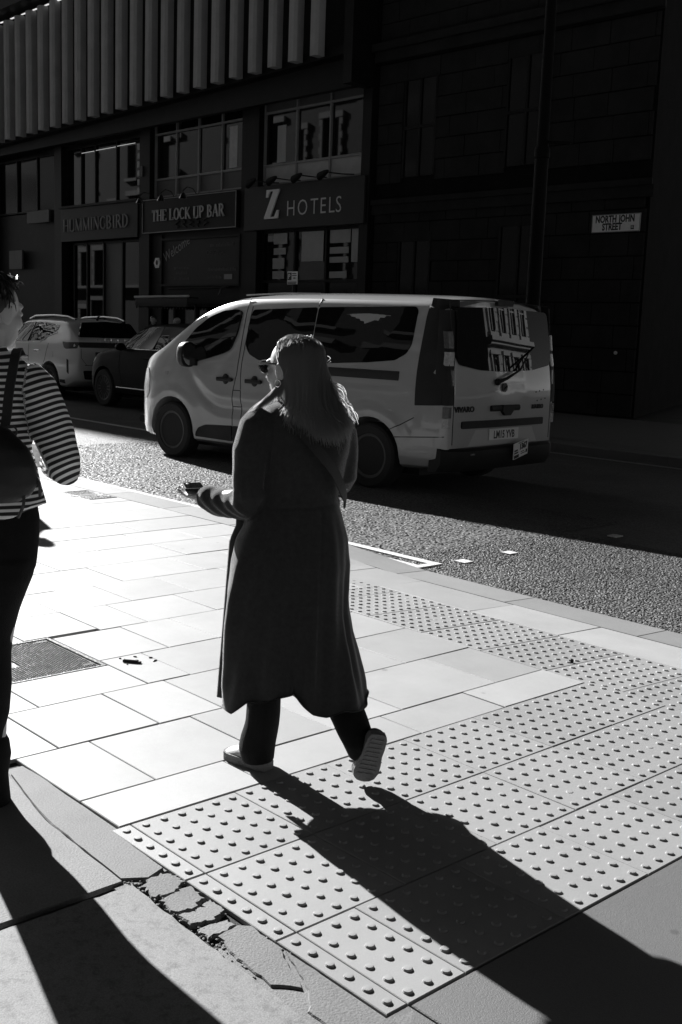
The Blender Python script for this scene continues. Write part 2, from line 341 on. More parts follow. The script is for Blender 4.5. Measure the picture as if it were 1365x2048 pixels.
# near pavement: bed, then every slab a piece of its own
PX0 = -130
def sheet(name, m, x0, x1, y0, y1, dz, parent=None, n=14):
    mb = MB(); ys = [y0+(y1-y0)*i/n for i in range(n+1)]; xs = sorted(set([x0, x1]+[x for x in (-12, -6, -5.7, -5.4, -5.1, -4.9) if x0 < x < x1]))
    vs = [(x, y, zp(x, y)+dz) for x in xs for y in ys]; fs = []
    for i in range(len(xs)-1):
        for j in range(n): a = i*(n+1)+j; fs.append((a, a+n+1, a+n+2, a+1))
    mb.add(vs, fs); return mb.build(name, m, parent, fix=False)
pav = props(sheet('pavement', M_bed, PX0, 30, -5.0, KERB1-.02, -.016), kind='structure')
TH = .014
def slab(x0, x1, y0, y1, m=M_slab, name='paving_slab', gap=.0045, mb=None, parent=None, jig=.0012):
    g = gap/2*(.6+random.random()*.9); a, b, c, d = x0+g, x1-g, y0+g, y1-g; ch = .0025
    dz = random.uniform(-jig, jig); s1 = random.uniform(-.0012, .0012)/.45; s2 = random.uniform(-.0012, .0012)/.45; cx, cy = (a+b)/2, (c+d)/2
    P = lambda x, y, h: (x, y, zp(x, y)+h+dz+s1*(x-cx)+s2*(y-cy))
    t = mb if mb is not None else MB()
    q = [(a, c), (b, c), (b, d), (a, d)]; qi = [(a+ch, c+ch), (b-ch, c+ch), (b-ch, d-ch), (a+ch, d-ch)]
    t.add([P(x, y, -TH) for x, y in q]+[P(x, y, -ch) for x, y in q]+[P(x, y, 0) for x, y in qi],
          [(8, 9, 10, 11), (0, 1, 5, 4), (1, 2, 6, 5), (2, 3, 7, 6), (3, 0, 4, 7), (4, 5, 9, 8), (5, 6, 10, 9), (6, 7, 11, 10), (7, 4, 8, 11)])
    if mb is None: return t.build(name, m, parent or pav, fix=False)
courses = {(-3.04, -2.80): [1.70, 2.27, 3.05, 3.55, 4.11], (-3.49, -3.04): [1.70, 1.99, 2.44, 2.80, 3.18, 3.78, 4.11], (-3.93, -3.49): [.5, .95, 1.4, 1.87, 2.30, 2.605, 3.10, 3.66, 4.11],
           (-4.34, -3.93): [.6, 1.05, 1.5, 2.02, 2.53, 2.75, 3.2, 3.65, 4.11], (-4.79, -4.34): [.5, .95, 1.4, 1.70, 2.53, 2.91, 3.20, 3.66, 4.11],
           (-5.22, -4.79): [.6, 1.05, 1.5, 1.95, 2.4, 2.80, 3.08, 3.52, 4.11, 4.62, 5.15], (-5.66, -5.22): [.5, .95, 1.4, 1.9, 2.35, 2.8, 3.25, 3.67, 4.15, 4.7, 5.15]}
COVER = (-4.82, -4.26, 1.70, 2.53)
x = -5.66
while x > -15.5:
    w = random.choice((.42, .44, .45, .45)); ys = [1.55 if x < -9 else .55]; ys[0] += random.uniform(-.2, .1)
    while ys[-1] < 4.7: ys.append(ys[-1]+random.choice((.42, .45, .45, .52, .6)))
    ys.append(5.15)
    if ys[-1]-ys[-2] < .22: ys.pop(-2)
    courses[(x-w, x)] = ys; x -= w
XFAR = x
for (a, b), ys in courses.items():
    for c, d in zip(ys[:-1], ys[1:]):
        if b > COVER[0]+.01 and a < COVER[1]-.01 and c < COVER[3]-.01 and d > COVER[2]+.01:
            for (a2, b2) in ((a, min(b, COVER[0])), (max(a, COVER[1]), b)):
                if b2-a2 > .05: slab(a2, b2, c, d)
            continue
        slab(a, b, c, d, gap=.006 if random.random() < .25 else .0045)
far = MB(); x = XFAR
while x > -60:
    y = 1.5+random.uniform(-.2, .2)
    while y < 5.1:
        y2 = min(5.15, y+.45)
        if 5.15-y2 < .2: y2 = 5.15
        slab(x-.45, x, y, y2, mb=far); y = y2
    x -= .45
far.build('distant_paving', M_slab, pav, kind='stuff', fix=False)

# tactile slabs
def tact_mesh(nx, ny, w, h, bl=True):
    """slab w (X) by h (Y) about its centre with nx by ny blisters"""
    mb = MB(); mb.cbox(-w/2, w/2, -h/2, h/2, -TH, 0, .002); px = w/nx if nx > 1 else 0
    for i in range(nx):
        for j in range(ny):
            cx = -w/2+w*(i+.5)/nx; cy = -h/2+h*(j+.5)/ny; n = 12; s = random.uniform(.92, 1.06); hh = .0056*random.choice((.8, .9, .95, 1, 1, 1, 1.08)); hh = .0015 if random.random() < .018 else hh; cx += random.gauss(0, .0006); cy += random.gauss(0, .0006)
            rings = [[(cx+r*s*math.cos(2*PI*k/n), cy+r*s*math.sin(2*PI*k/n), z*hh) for k in range(n)] for r, z in ((.0135, -.1), (.0130, .06), (.0116, .60), (.0104, .95), (.0080, 1.0))]
            mb.loft(rings)
    me = mb.mesh('tactile_slab', M_tact, 24, fix=False); return me
TM = [tact_mesh(6, 6, .3955, .3975) for k in range(9)]
TS = [tact_mesh(6, 10, .3965, .638) for k in range(4)]
def put_tact(me, x, y):
    o = link('tactile_slab', me, pav); o.location = (x, y, zp(x, y)+random.uniform(-.001, .001)); sl = (zp(x, y+.05)-zp(x, y-.05))/.1
    o.rotation_euler = (math.atan(sl)+random.uniform(-.002, .002), random.uniform(-.002, .002), random.uniform(-.002, .002)); return o
for r, off in ((0, 0.), (1, 0.), (2, -.2)):
    y = 1.74+off*0
    xs = -2.80+.4*r+.2
    if off:
        me = tact_mesh(6, 3, .3955, .1975); put_tact(me, xs, 1.74+.1); y = 1.94
    while y < 4.05:
        h = min(.4, 4.14-y)
        if h < .3: put_tact(tact_mesh(6, 3, .3955, .1975), xs, y+.1); y += .2
        else: put_tact(random.choice(TM), xs, y+.2); y += .4
x = -5.02
while x < -1.7:
    o = put_tact(random.choice(TS), x+.2, 4.445 if x > -2.85 else 4.43); x += .4
narrow = tact_mesh(6, 1, .394, .066)
for x in (-2.6, -2.2): put_tact(narrow, x, 1.7045)
put_tact(narrow, -1.8, 1.7045)
# plain slabs round them
y0s = 4.755
x = -5.22
for w in (.27, .9, .62, .9, .6, .9, .9, .9, .9): slab(x, x+w, y0s, 5.15); x += w
slab(-5.22, -5.02, 4.11, 4.755)
cs = [(-1.6, -.55), (-.55, .6), (.6, 1.8)]
for (a, b) in cs:
    for (c, d) in ((-.6, .55), (.55, 1.74), (1.74, 2.95), (2.95, 4.14), (4.14, 4.755)): slab(a, b, c, d, M_conc, 'concrete_slab', gap=.006)
slab(-2.0, -1.6, .9, 1.665, M_conc, 'concrete_slab') if False else None
# worn concrete below the tactile field, with ragged broken edges
def ragged(pts, jit, step=.035, seed=0):
    rg = random.Random(seed); out = []
    for (x0, y0), (x1, y1) in zip(pts, pts[1:]+pts[:1]):
        L = math.hypot(x1-x0, y1-y0); n = max(1, int(L/step))
        for i in range(n): t = i/n; out.append((x0+(x1-x0)*t+rg.gauss(0, jit), y0+(y1-y0)*t+rg.gauss(0, jit)))
    return out
def flat_piece(name, m, pts, z, jit=.003, step=.035, th=.03, seed=0, parent=None, tilt=(0, 0)):
    if name == 'mortar_chunk' and len(pts) == 6 and jit > .004: mx, my = sum(p[0] for p in pts)/6, sum(p[1] for p in pts)/6; pts = [(mx+(p[0]-mx)*1.07, my+(p[1]-my)*1.05) for p in pts]
    poly = ragged(pts, jit, step, seed); cx = sum(p[0] for p in poly)/len(poly); cy = sum(p[1] for p in poly)/len(poly)
    zz = lambda a, b: z+tilt[0]*(a-cx)+tilt[1]*(b-cy)
    mb = MB(); k = len(poly); sh = .004
    inn = [(x+(cx-x)*min(.2, sh/max(.02, math.hypot(x-cx, y-cy))), y+(cy-y)*min(.2, sh/max(.02, math.hypot(x-cx, y-cy)))) for x, y in poly]
    vs = [(x, y, zz(x, y)-th) for x, y in poly]+[(x, y, zz(x, y)-.004) for x, y in poly]+[(x, y, zz(x, y)) for x, y in inn]
    fs = [(j, (j+1) % k, (j+1) % k+k, j+k) for j in range(k)]+[(j+k, (j+1) % k+k, (j+1) % k+2*k, j+2*k) for j in range(k)]+[tuple(range(2*k, 3*k))]
    mb.add(vs, fs); return mb.build(name, m, parent or pav, fix=False)
flat_piece('worn_concrete_slab', M_old, [(-2.49, -.9), (-1.35, -.9), (-1.35, 1.515), (-2.02, 1.53), (-2.30, 1.535), (-2.47, 1.545)], .001, .0022, seed=1)
flat_piece('worn_concrete_slab', M_old, [(-1.34, -.9), (.3, -.9), (.3, 1.50), (-1.34, 1.51)], 0., .003, seed=2)
flat_piece('worn_concrete_slab', M_patch, [(-3.48, -.9), (-2.505, -.9), (-2.505, 1.535), (-3.0, 1.555), (-3.40, 1.63), (-3.48, 1.60)], -.001, .0015, .05, seed=3)
flat_piece('cement_strip', M_patch, [(-3.38, 1.630), (-3.0, 1.5562), (-2.52, 1.538), (-2.475, 1.60), (-2.50, 1.664), (-2.80, 1.672), (-3.05, 1.688), (-3.30, 1.70), (-3.42, 1.69)], .0, .0012, .05, seed=4)
chunks = [((-2.455, 1.565), (-2.385, 1.552), (-2.375, 1.61), (-2.405, 1.668), (-2.462, 1.662), (-2.472, 1.61)), ((-2.355, 1.556), (-2.285, 1.552), (-2.27, 1.60), (-2.30, 1.662), (-2.372, 1.665), (-2.358, 1.605)),
          ((-2.262, 1.552), (-2.20, 1.56), (-2.185, 1.615), (-2.215, 1.664), (-2.272, 1.662), (-2.25, 1.60)), ((-2.178, 1.552), (-2.125, 1.55), (-2.12, 1.60), (-2.13, 1.64), (-2.165, 1.64), (-2.175, 1.60)),
          ((-2.115, 1.575), (-2.04, 1.552), (-1.86, 1.542), (-1.806, 1.594), (-1.97, 1.662), (-2.10, 1.668), (-2.125, 1.645)), ((-1.955, 1.664), (-1.795, 1.602), (-1.73, 1.545), (-1.40, 1.535), (-1.296, 1.66), (-1.58, 1.664))]
for i, c in enumerate(chunks):
    flat_piece('mortar_chunk', M_patch, list(c), random.uniform(-.004, .0), .0042 if i < 4 else .0016, .009 if i < 4 else .02, th=.02, seed=20+i, tilt=(random.uniform(-.05, .05), random.uniform(-.03, .03)) if i < 4 else (0, 0))
flat_piece('mortar_strip', M_patch, [(-1.29, 1.53), (.3, 1.51), (.3, 1.73), (-1.58, 1.735), (-1.59, 1.67), (-1.28, 1.665)], -.001, .0012, .05, seed=33)
flat_piece('mortar_bed', M_patch, [(-3.44, 1.50), (-2.47, 1.50), (-2.49, 1.70), (-2.80, 1.70), (-3.44, 1.715)], -.0075, .0, seed=40, th=.006)
flat_piece('mortar_bed', M_patch, [(-2.09, 1.50), (.2, 1.44), (.2, 1.70), (-2.05, 1.70)], -.0075, .0, seed=41, th=.006)
rub = MB(); rg = random.Random(3)
for i in range(230):
    x = rg.uniform(-2.55, -1.9) if i < 190 else rg.uniform(-3.3, -2.5); y = rg.gauss(1.555, .012) if i < 150 else rg.uniform(1.55, 1.67); s = rg.uniform(.0015, .0045)
    rub.ell((x, y, -.006), (s*rg.uniform(.7, 1.6), s*rg.uniform(.7, 1.4), s*.6), 5, 3, Matrix.Rotation(rg.random()*3, 3, 'Z'))
rub.build('mortar_rubble', M_patch, pav, kind='stuff', fix=False)
# big slabs on the rest of the near pavement (behind and beside the camera)
for i in range(-9, 6):
    for (c, d) in ((-4.95, -3.0), (-3.0, -.92)):
        if i*1.2 < 4.9: slab(i*1.2, i*1.2+1.2, c, d, M_conc, 'concrete_slab', gap=.008)

# kerbs
kerb = props(MB().box(PX0, 30, KERB0+.02, KERB1-.02, -.36, -.14).build('kerb', M_kerb), kind='structure')
x = -40.
while x < 3:
    w = .92; a, b = x+.005, x+w-.005; mb = MB()
    T = [(a, KERB0+.003), (b, KERB0+.003), (b, KERB1-.016), (a, KERB1-.016)]
    vs = [(px, py, -.16) for px, py in ((a, KERB0+.003), (b, KERB0+.003), (b, KERB1), (a, KERB1))]+[(px, py, zp(px, KERB1 if py > 5.3 else KERB0)-.018*(py > 5.45)) for px, py in ((a, KERB0+.003), (b, KERB0+.003), (b, KERB1), (a, KERB1))]+[(px, py, zp(px, py)) for px, py in T]
    mb.add(vs, [(0, 1, 5, 4), (1, 2, 6, 5), (2, 3, 7, 6), (3, 0, 4, 7), (8, 9, 10, 11), (4, 5, 9, 8), (5, 6, 10, 9), (6, 7, 11, 10), (7, 4, 8, 11)])
    mb.build('kerb_stone', M_kerb, kerb, fix=False); x += w
# far pavement and kerb
fp = props(MB().box(-130, -12.4, 13.6, 19.6, -.36, -.02).box(-12.4, 6, 13.6, 18.9, -.36, -.02).build('far_pavement', M_bed), kind='structure')
ff = MB(); x = -45.
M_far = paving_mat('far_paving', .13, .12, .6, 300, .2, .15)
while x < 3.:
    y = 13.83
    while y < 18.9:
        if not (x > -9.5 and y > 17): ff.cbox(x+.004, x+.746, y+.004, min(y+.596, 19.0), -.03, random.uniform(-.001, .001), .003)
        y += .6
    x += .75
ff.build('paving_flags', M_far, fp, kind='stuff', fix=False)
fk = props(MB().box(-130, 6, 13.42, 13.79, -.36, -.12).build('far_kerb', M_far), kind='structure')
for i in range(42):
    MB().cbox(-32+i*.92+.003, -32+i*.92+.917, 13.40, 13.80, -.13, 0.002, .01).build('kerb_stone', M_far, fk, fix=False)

# pedestrian furniture set in the ground
def cover(name, label, x0, x1, y0, y1, pitch, group=None):
    t = thing(name, label, 'manhole cover', ((x0+x1)/2, (y0+y1)/2, 0), 0); w, h = (x1-x0)/2, (y1-y0)/2
    MB().box(-w+.004, w-.004, -h+.004, h-.004, -.03, -.008).build('plate', M_iron, t)
    fr = MB()
    for b in ((-w, w, -h, -h+.018), (-w, w, h-.018, h), (-w, -w+.018, -h+.018, h-.018), (w-.018, w, -h+.018, h-.018)): fr.cbox(b[0], b[1], b[2], b[3], -.02, .0008, .002)
    fr.build('frame', M_iron, t)
    st = MB(); nx = int((2*w-.05)/pitch); ny = int((2*h-.05)/pitch)
    for i in range(nx):
        for j in range(ny):
            a, b = -w+.03+i*pitch, -h+.03+j*pitch
            if abs(a) < .06 and abs(b+.05) < .14: continue
            st.cbox(a, a+pitch*.6, b, b+pitch*.6, -.009, -.0005, .0012)
    st.build('chequer_studs', M_iron, t, kind='stuff', fix=False)
    pl = MB().cbox(-.045, .045, -.18, .06, -.009, -.001, .002); pl.build('maker_panel', M_iron, t)
    for (a, b) in ((-w+.05, h-.06), (w-.06, h-.06), (w-.06, -h+.05)): MB().cbox(a-.012, a+.012, b-.03, b+.03, -.009, .0004, .002).build('lifting_key', M_black, t)
    return t
cover('manhole_cover', 'large rectangular iron cover with fine chequer studs beside the dark trousers', COVER[0]+.004, COVER[1]-.004, COVER[2], COVER[3]-.004, .0135)
t = cover('manhole_cover', 'small square chequered iron cover flush in the paving near the kerb', -9.0, -8.5, 4.86, 5.13, .03)
t.location.z = .004
# ------------------------------------------------------------------ buildings
FY = 19.0
M_dim_glass = mat('dim_shop_glass', .005, .1, spec=.25)
class Root:
    def __init__(s, name, label, cat, loc, **k): s.o = thing(name, label, cat, loc, 0, **k); s.inv = Matrix.Translation(-Vector(loc))
    def put(s, o, parent=None):
        o.parent = parent or s.o
        if parent is None: o.matrix_parent_inverse = s.inv
        return o
    def box(s, name, m, *a, parent=None, bevel=0.): return s.put(box(name, m, None, *a, bevel=bevel), parent)
    def build(s, mb, name, m, parent=None, **k): return s.put(mb.build(name, m, None, **k), parent)

hb = Root('fin_fronted_building', 'dark modernist block with rows of tall concrete fins over the shop fronts', 'building', (-30, FY, 0))
fin_z = lambda x: 7.90+(x+21.1)*.0225
fin_me = None; x = -21.05; i = 0
fm = MB().prism([(-.12, -.27), (.05, -.27), (.105, -.20), (.105, 0), (-.12, 0)], lambda a, b: (a, b, 0), lambda a, b: (a, b, 1)).mesh('fin', M_fin)
while x > -42.5:
    o = link('fin', fm); o.location = (x, 18.22, fin_z(x)); o.scale = (random.uniform(.95, 1.1), 1, 11.42+(x+34)*.02-fin_z(x)); hb.put(o); x -= .795; i += 1
hb.box('fin_screen_wall', M_shopframe, -43, -20.2, 18.52, 18.7, 7.2, 11.7)
so = MB(); so.add([(-43, 18.3, fin_z(-43)-.02), (-20.3, 18.3, fin_z(-20.3)-.02), (-20.3, 19.4, fin_z(-20.3)-.22), (-43, 19.4, fin_z(-43)-.22), (-43, 18.3, fin_z(-43)+.2), (-20.3, 18.3, fin_z(-20.3)+.2), (-20.3, 19.4, fin_z(-20.3)+.1), (-43, 19.4, fin_z(-43)+.1)],
       [(3, 2, 1, 0), (4, 5, 6, 7), (0, 1, 5, 4), (1, 2, 6, 5), (2, 3, 7, 6), (3, 0, 4, 7)])
hb.build(so, 'soffit', M_shopframe)
hb.box('roof_overhang', M_shopframe, -43, -20.2, 17.7, 19.6, 11.62, 12.6)
M_strip = mat('sky_gap_glow', .8, .5, emit=.28)  # glowing dashes stand in for sky seen through gaps above the fins
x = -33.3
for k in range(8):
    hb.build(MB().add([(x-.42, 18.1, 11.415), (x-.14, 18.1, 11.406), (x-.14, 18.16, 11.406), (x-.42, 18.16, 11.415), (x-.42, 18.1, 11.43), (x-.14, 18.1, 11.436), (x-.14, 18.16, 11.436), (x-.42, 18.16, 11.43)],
             [(3, 2, 1, 0), (4, 5, 6, 7), (0, 1, 5, 4), (1, 2, 6, 5), (2, 3, 7, 6), (3, 0, 4, 7)]), 'sky_gap_glow', M_strip); x -= .795
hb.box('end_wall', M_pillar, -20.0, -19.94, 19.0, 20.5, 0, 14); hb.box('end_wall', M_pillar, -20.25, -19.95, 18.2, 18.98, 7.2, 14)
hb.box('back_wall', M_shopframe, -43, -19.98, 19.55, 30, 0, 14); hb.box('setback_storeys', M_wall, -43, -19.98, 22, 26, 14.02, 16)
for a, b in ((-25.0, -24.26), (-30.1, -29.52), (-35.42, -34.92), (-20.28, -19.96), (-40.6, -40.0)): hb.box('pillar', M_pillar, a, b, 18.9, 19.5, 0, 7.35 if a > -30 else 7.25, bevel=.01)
def window(x0, x1, cols, rows, y, m_frame, pane_m, w=.055, name='window', skip_outer=False):
    """rows: list of z levels; pane_m(c, r) gives the material of a pane"""
    xs = [x0+(x1-x0)*k/cols for k in range(cols+1)] if isinstance(cols, int) else [x0]+list(cols)+[x1]
    mb = MB()
    for xx in xs: mb.box(xx-w/2, xx+w/2, y-.05, y+.05, rows[0], rows[-1])
    for a, b in zip(xs[:-1], xs[1:]):
        for zz in rows: mb.box(a+w/2, b-w/2, y-.042, y+.05, zz-w/2, zz+w/2)
    f = hb.build(mb, name, m_frame)
    for c, (a, b) in enumerate(zip(xs[:-1], xs[1:])):
        for r, (p, q) in enumerate(zip(rows[:-1], rows[1:])):
            m = pane_m(c, r)
            t = random.uniform(-.006, .006)
            o = MB().box(-(b-a-w)/2, (b-a-w)/2, -.005, .005, p+w/2, q-w/2).build('pane', m, None); o.parent = f; o.location = ((a+b)/2, y+.017, 0); o.rotation_euler = (0, 0, random.uniform(-.022, .022))
    return f
M_spandrel = mat('pale_spandrel_panel', .42, .5, .15, 3)
window(-29.5, -25.02, 4, (5.27, 5.78, 7.08, 7.52), 19.12, M_frame, lambda c, r: M_shopglass if r else (M_grey_panel if c < 3 else M_grey_panel))
window(-24.24, -20.30, (-22.92, -21.62), (5.27, 5.76, 7.1, 7.7), 19.12, M_frame, lambda c, r: (M_spandrel, M_shopglass, M_grey_panel)[r])
window(-34.9, -30.12, (-33.9, -33.0, -31.7), (5.27, 7.15), 19.12, M_shopframe, lambda c, r: M_shopglass)
window(-39.98, -35.44, 3, (5.27, 7.1), 19.12, M_shopframe, lambda c, r: M_dim_glass)
# curtains in some panes; stacked pale blocks imitate the reflection of ragged quoins
for (a, b, z0, z1, m) in ((-25.85, -25.5, 5.85, 6.95, M_blind), (-23.75, -23.4, 5.82, 6.75, M_spandrel)):
    mb = MB(); n = 7
    mb.loft([[(a+(b-a)*q/12, 19.121+.006*math.sin(q*2.2), zz) for q in range(13)]+[(b-(b-a)*q/12, 19.131, zz) for q in range(13)] for zz in (z0, z1)])
    hb.build(mb, 'curtain', m)
for k in range(6): hb.box('quoin_reflection', M_blind, -30.55, -30.28, 19.115, 19.128, 5.45+k*.26, 5.45+k*.26+.18)
for (a, b) in ((-33.85, -33.05), (-32.95, -31.75), (-31.65, -30.6)): hb.box('strip_light', mat('strip_light', .8, .5, emit=.16), a, b, 19.06, 19.07, 6.93+(a+34)*.01, 6.945+(a+34)*.01)
hb.box('wall_socket_box', M_grey_panel, -30.0, -29.88, 18.86, 18.9, 5.9, 6.2)
# ground floor fronts
def sp(x0, x1, z0, z1, cols, pm, y=19.1, rows=None, fm=M_shopframe): return window(x0, x1, cols, rows or (z0, z1), y, fm, pm, w=.07, name='shop_window')
sp(-34.35, -30.1, .5, 4.05, (-33.5, -32.45, -31.3), lambda c, r: M_grey_panel if c == 2 else M_shopglass)
sp(-24.2, -20.35, .4, 4.05, (-22.85, -21.62), lambda c, r: (M_dim_glass, M_shopglass)[r], rows=(.4, 2.75, 4.05))
for (a, b, z0, z1) in ((-23.75, -23.2, 3.72, 4.0), (-23.75, -23.25, 3.45, 3.62), (-23.78, -23.3, 3.08, 3.36), (-23.78, -23.3, 2.82, 3.02), (-22.6, -21.75, 3.25, 4.0), (-21.5, -20.75, 3.68, 4.0), (-21.5, -20.8, 3.42, 3.58), (-21.5, -20.8, 3.2, 3.34), (-21.5, -20.85, 2.82, 2.98), (-20.7, -20.42, 3.2, 4.0)):
    hb.box('roller_blind', M_spandrel, a, b, 19.085, 19.098, z0, z1)
for (a, b) in ((-23.6, -23.25), (-23.15, -22.9), (-21.6, -21.0)): hb.box('notice_card', M_blind, a, b, 19.07, 19.088, 2.15, 2.42)
sp(-29.5, -25.05, .4, 2.1, 4, lambda c, r: M_shopglass)
hb.box('stall_riser', M_shopframe, -35, -20.3, 19.0, 19.3, 0, .42)
hb.box('left_panel', M_grey_panel, -37.5, -35.9, 18.95, 19.02, 4.85, 5.25)
hb.box('left_notice', M_grey_panel, -38.9, -37.9, 18.95, 19.02, 3.3, 3.95)
hb.box('left_shutter', M_shopframe, -40, -35.44, 19.1, 19.2, 0, 5.2)
hb.box('bar_front_wall', M_shopframe, -29.5, -25.05, 19.02, 19.3, 2.14, 5.24)
hb.box('bar_side_panel', M_shopframe, -29.5, -28.95, 18.98, 19.04, .4, 4.15)

# serif lettering from strokes (thick stems, thin joins, bracketed ends)
def serif_text(s, h, m, parent_root, x0, x1, z0, y, depth=.03, thick=.14, thin=.05, name='letter', parent=None):
    S = {'H': (.72, [('v', .1), ('v', .62), ('h', .1, .62, .5)]), 'U': (.7, [('v', .1), ('n', .6, .22, 1), ('a', .35, .22, .25, .22, 180, 360)]), 'M': (.9, [('n', .1, 0, 1), ('d', .1, 1, .45, 0), ('t', .45, 0, .8, 1), ('v', .8)]),
         'I': (.32, [('v', .16)]), 'N': (.74, [('n', .1, 0, 1), ('d', .1, 1, .64, 0), ('n', .64, 0, 1)]), 'G': (.72, [('a', .38, .5, .31, .47, 50, 330), ('s', .62, 0.08, .42)]), 'B': (.64, [('v', .12), ('a', .14, .75, .34, .25, -90, 90), ('a', .14, .26, .4, .26, -90, 90)]),
         'R': (.7, [('v', .12), ('a', .14, .74, .38, .26, -90, 90), ('d', .34, .48, .64, 0)]), 'D': (.72, [('v', .12), ('a', .14, .5, .46, .49, -90, 90)]), 'T': (.64, [('v', .32), ('h', .02, .62, .97), ('s', .03, .78, .97), ('s', .61, .78, .97)]),
         'E': (.58, [('v', .12), ('h', .12, .54, .97), ('h', .12, .42, .5), ('h', .12, .56, .03), ('s', .54, .78, .97), ('s', .56, .03, .22)]), 'L': (.56, [('v', .12), ('h', .12, .54, .03), ('s', .54, .03, .24)]),
         'O': (.74, [('a', .37, .5, .31, .48, 0, 360)]), 'C': (.68, [('a', .38, .5, .31, .47, 45, 315)]), 'K': (.72, [('v', .12), ('t', .16, .42, .6, 1), ('d', .3, .55, .68, 0)]), 'P': (.6, [('v', .12), ('a', .14, .73, .38, .26, -90, 90)]), 'A': (.72, [('t', .06, 0, .36, 1), ('d', .36, 1, .66, 0), ('h', .18, .54, .34)]), ' ': (.3, [])}
    wtot = sum(S[c][0]+.08 for c in s)-.08; k = (x1-x0)/(wtot*h); x = x0
    def seg(mb, a, b, w):
        (ax, az), (bx, bz) = a, b; d = Vector((bx-ax, bz-az)); d = d.normalized() if d.length else Vector((1, 0)); nx, nz = -d.y*w/2, d.x*w/2
        mb.prism([(ax+nx, az+nz), (ax-nx, az-nz), (bx-nx, bz-nz), (bx+nx, bz+nz)], lambda p, q: (p, y, q), lambda p, q: (p, y-depth, q))
    for c in s:
        w, st = S[c]; mb = MB(); X = lambda u: x+u*h*k; Z = lambda v: z0+v*h
        sw = thick*h*min(1, k*1.2); tw = thin*h
        def ser(u, v): seg(mb, (X(u)-sw*.95, Z(v)), (X(u)+sw*.95, Z(v)), tw*.8)
        for q in st:
            if q[0] == 'v': seg(mb, (X(q[1]), z0), (X(q[1]), z0+h), sw); ser(q[1], .02); ser(q[1], .98)
            elif q[0] == 'n': seg(mb, (X(q[1]), Z(q[2])), (X(q[1]), Z(q[3])), tw); ser(q[1], q[3]-.02)
            elif q[0] == 'h': seg(mb, (X(q[1]), Z(q[3])), (X(q[2]), Z(q[3])), tw)
            elif q[0] == 's': seg(mb, (X(q[1]), Z(q[2])), (X(q[1]), Z(q[3])), tw)
            elif q[0] in 'dt':
                seg(mb, (X(q[1]), Z(q[2])), (X(q[3]), Z(q[4])), sw if q[0] == 'd' else tw)
                if q[4] == 0: ser(q[3], .02)
            elif q[0] == 'a':
                n = 14; pts = []
                for i in range(n+1): a = R(q[5]+(q[6]-q[5])*i/n); pts.append((q[1]+q[3]*math.cos(a), q[2]+q[4]*math.sin(a), abs(math.cos(a))))
                for i in range(n): seg(mb, (X(pts[i][0]), Z(pts[i][1])), (X(pts[i+1][0]), Z(pts[i+1][1])), tw+(sw-tw)*(pts[i][2]+pts[i+1][2])/2)
        if st:
            o = mb.build(name, m, None, fix=False)
            if parent_root: parent_root.put(o, parent)
        x += (w+.08)*h*k
sg = Root('hummingbird_sign', 'dark fascia sign lettered HUMMINGBIRD above the left shop window', 'shop sign', (-32.5, FY, 4.1))
sg.box('board', M_fascia, -34.9, -30.12, 18.86, 19.08, 4.12, 5.2, bevel=.01); sg.box('top_moulding', M_shopframe, -34.95, -30.1, 18.80, 19.08, 5.2, 5.27)
serif_text('HUMMINGBIRD', .40, M_letter_dim, sg, -34.68, -30.62, 4.44, 18.862)
sg = Root('bar_sign', 'black sign board with thin pale border lettered THE LOCK UP BAR', 'shop sign', (-27.4, FY, 4.2))
sg.box('board', M_pillar, -29.77, -25.08, 18.82, 18.95, 4.20, 5.18)
bd = MB()
for a in ((-29.77, -25.08, 5.155, 5.18), (-29.77, -25.08, 4.20, 4.225), (-29.77, -29.745, 4.225, 5.155), (-25.105, -25.08, 4.225, 5.155)): bd.box(a[0], a[1], 18.80, 18.818, a[2], a[3])
sg.build(bd, 'border', M_letter_dim)
serif_text('THE LOCK UP BAR', .33, M_letter, sg, -29.22, -25.62, 4.53, 18.819)
for k in range(5):
    pts = [(-27.9+.35*k+.12*math.sin(t*2+k), 18.812, 4.3+.045*t) for t in range(6)]; sg.build(MB().tube(pts, .02, 5), 'faint_scroll', M_fascia)
sg = Root('hotel_sign', 'charcoal fascia sign with a large slanted Z and thin letters HOTELS', 'shop sign', (-22.4, FY, 4.1))
sg.box('board', M_fascia2, -24.76, -20.05, 18.84, 19.08, 4.08, 5.21, bevel=.01)
zb = MB()
for poly in ([(-23.76, 5.09), (-23.24, 5.09), (-23.24, 5.05), (-23.62, 5.045), (-23.70, 4.90), (-23.78, 4.90)], [(-23.84, 4.35), (-23.28, 4.35), (-23.25, 4.56), (-23.32, 4.56), (-23.42, 4.40), (-23.84, 4.39)], [(-23.48, 5.05), (-23.24, 5.05), (-23.60, 4.39), (-23.84, 4.39)]):
    zb.prism(poly, lambda p, q: (p, 18.838, q), lambda p, q: (p, 18.80, q))
sg.build(zb, 'large_letter', M_letter_white)
for i, (c, xx) in enumerate(zip('HOTELS', (-22.97, -22.53, -22.02, -21.66, -21.34, -21.07))):
    o = text(c, .56, M_letter, None, (xx, 18.835, 4.39), FACE, 'letter', sx=.92, bold=-.004); sg.put(o)
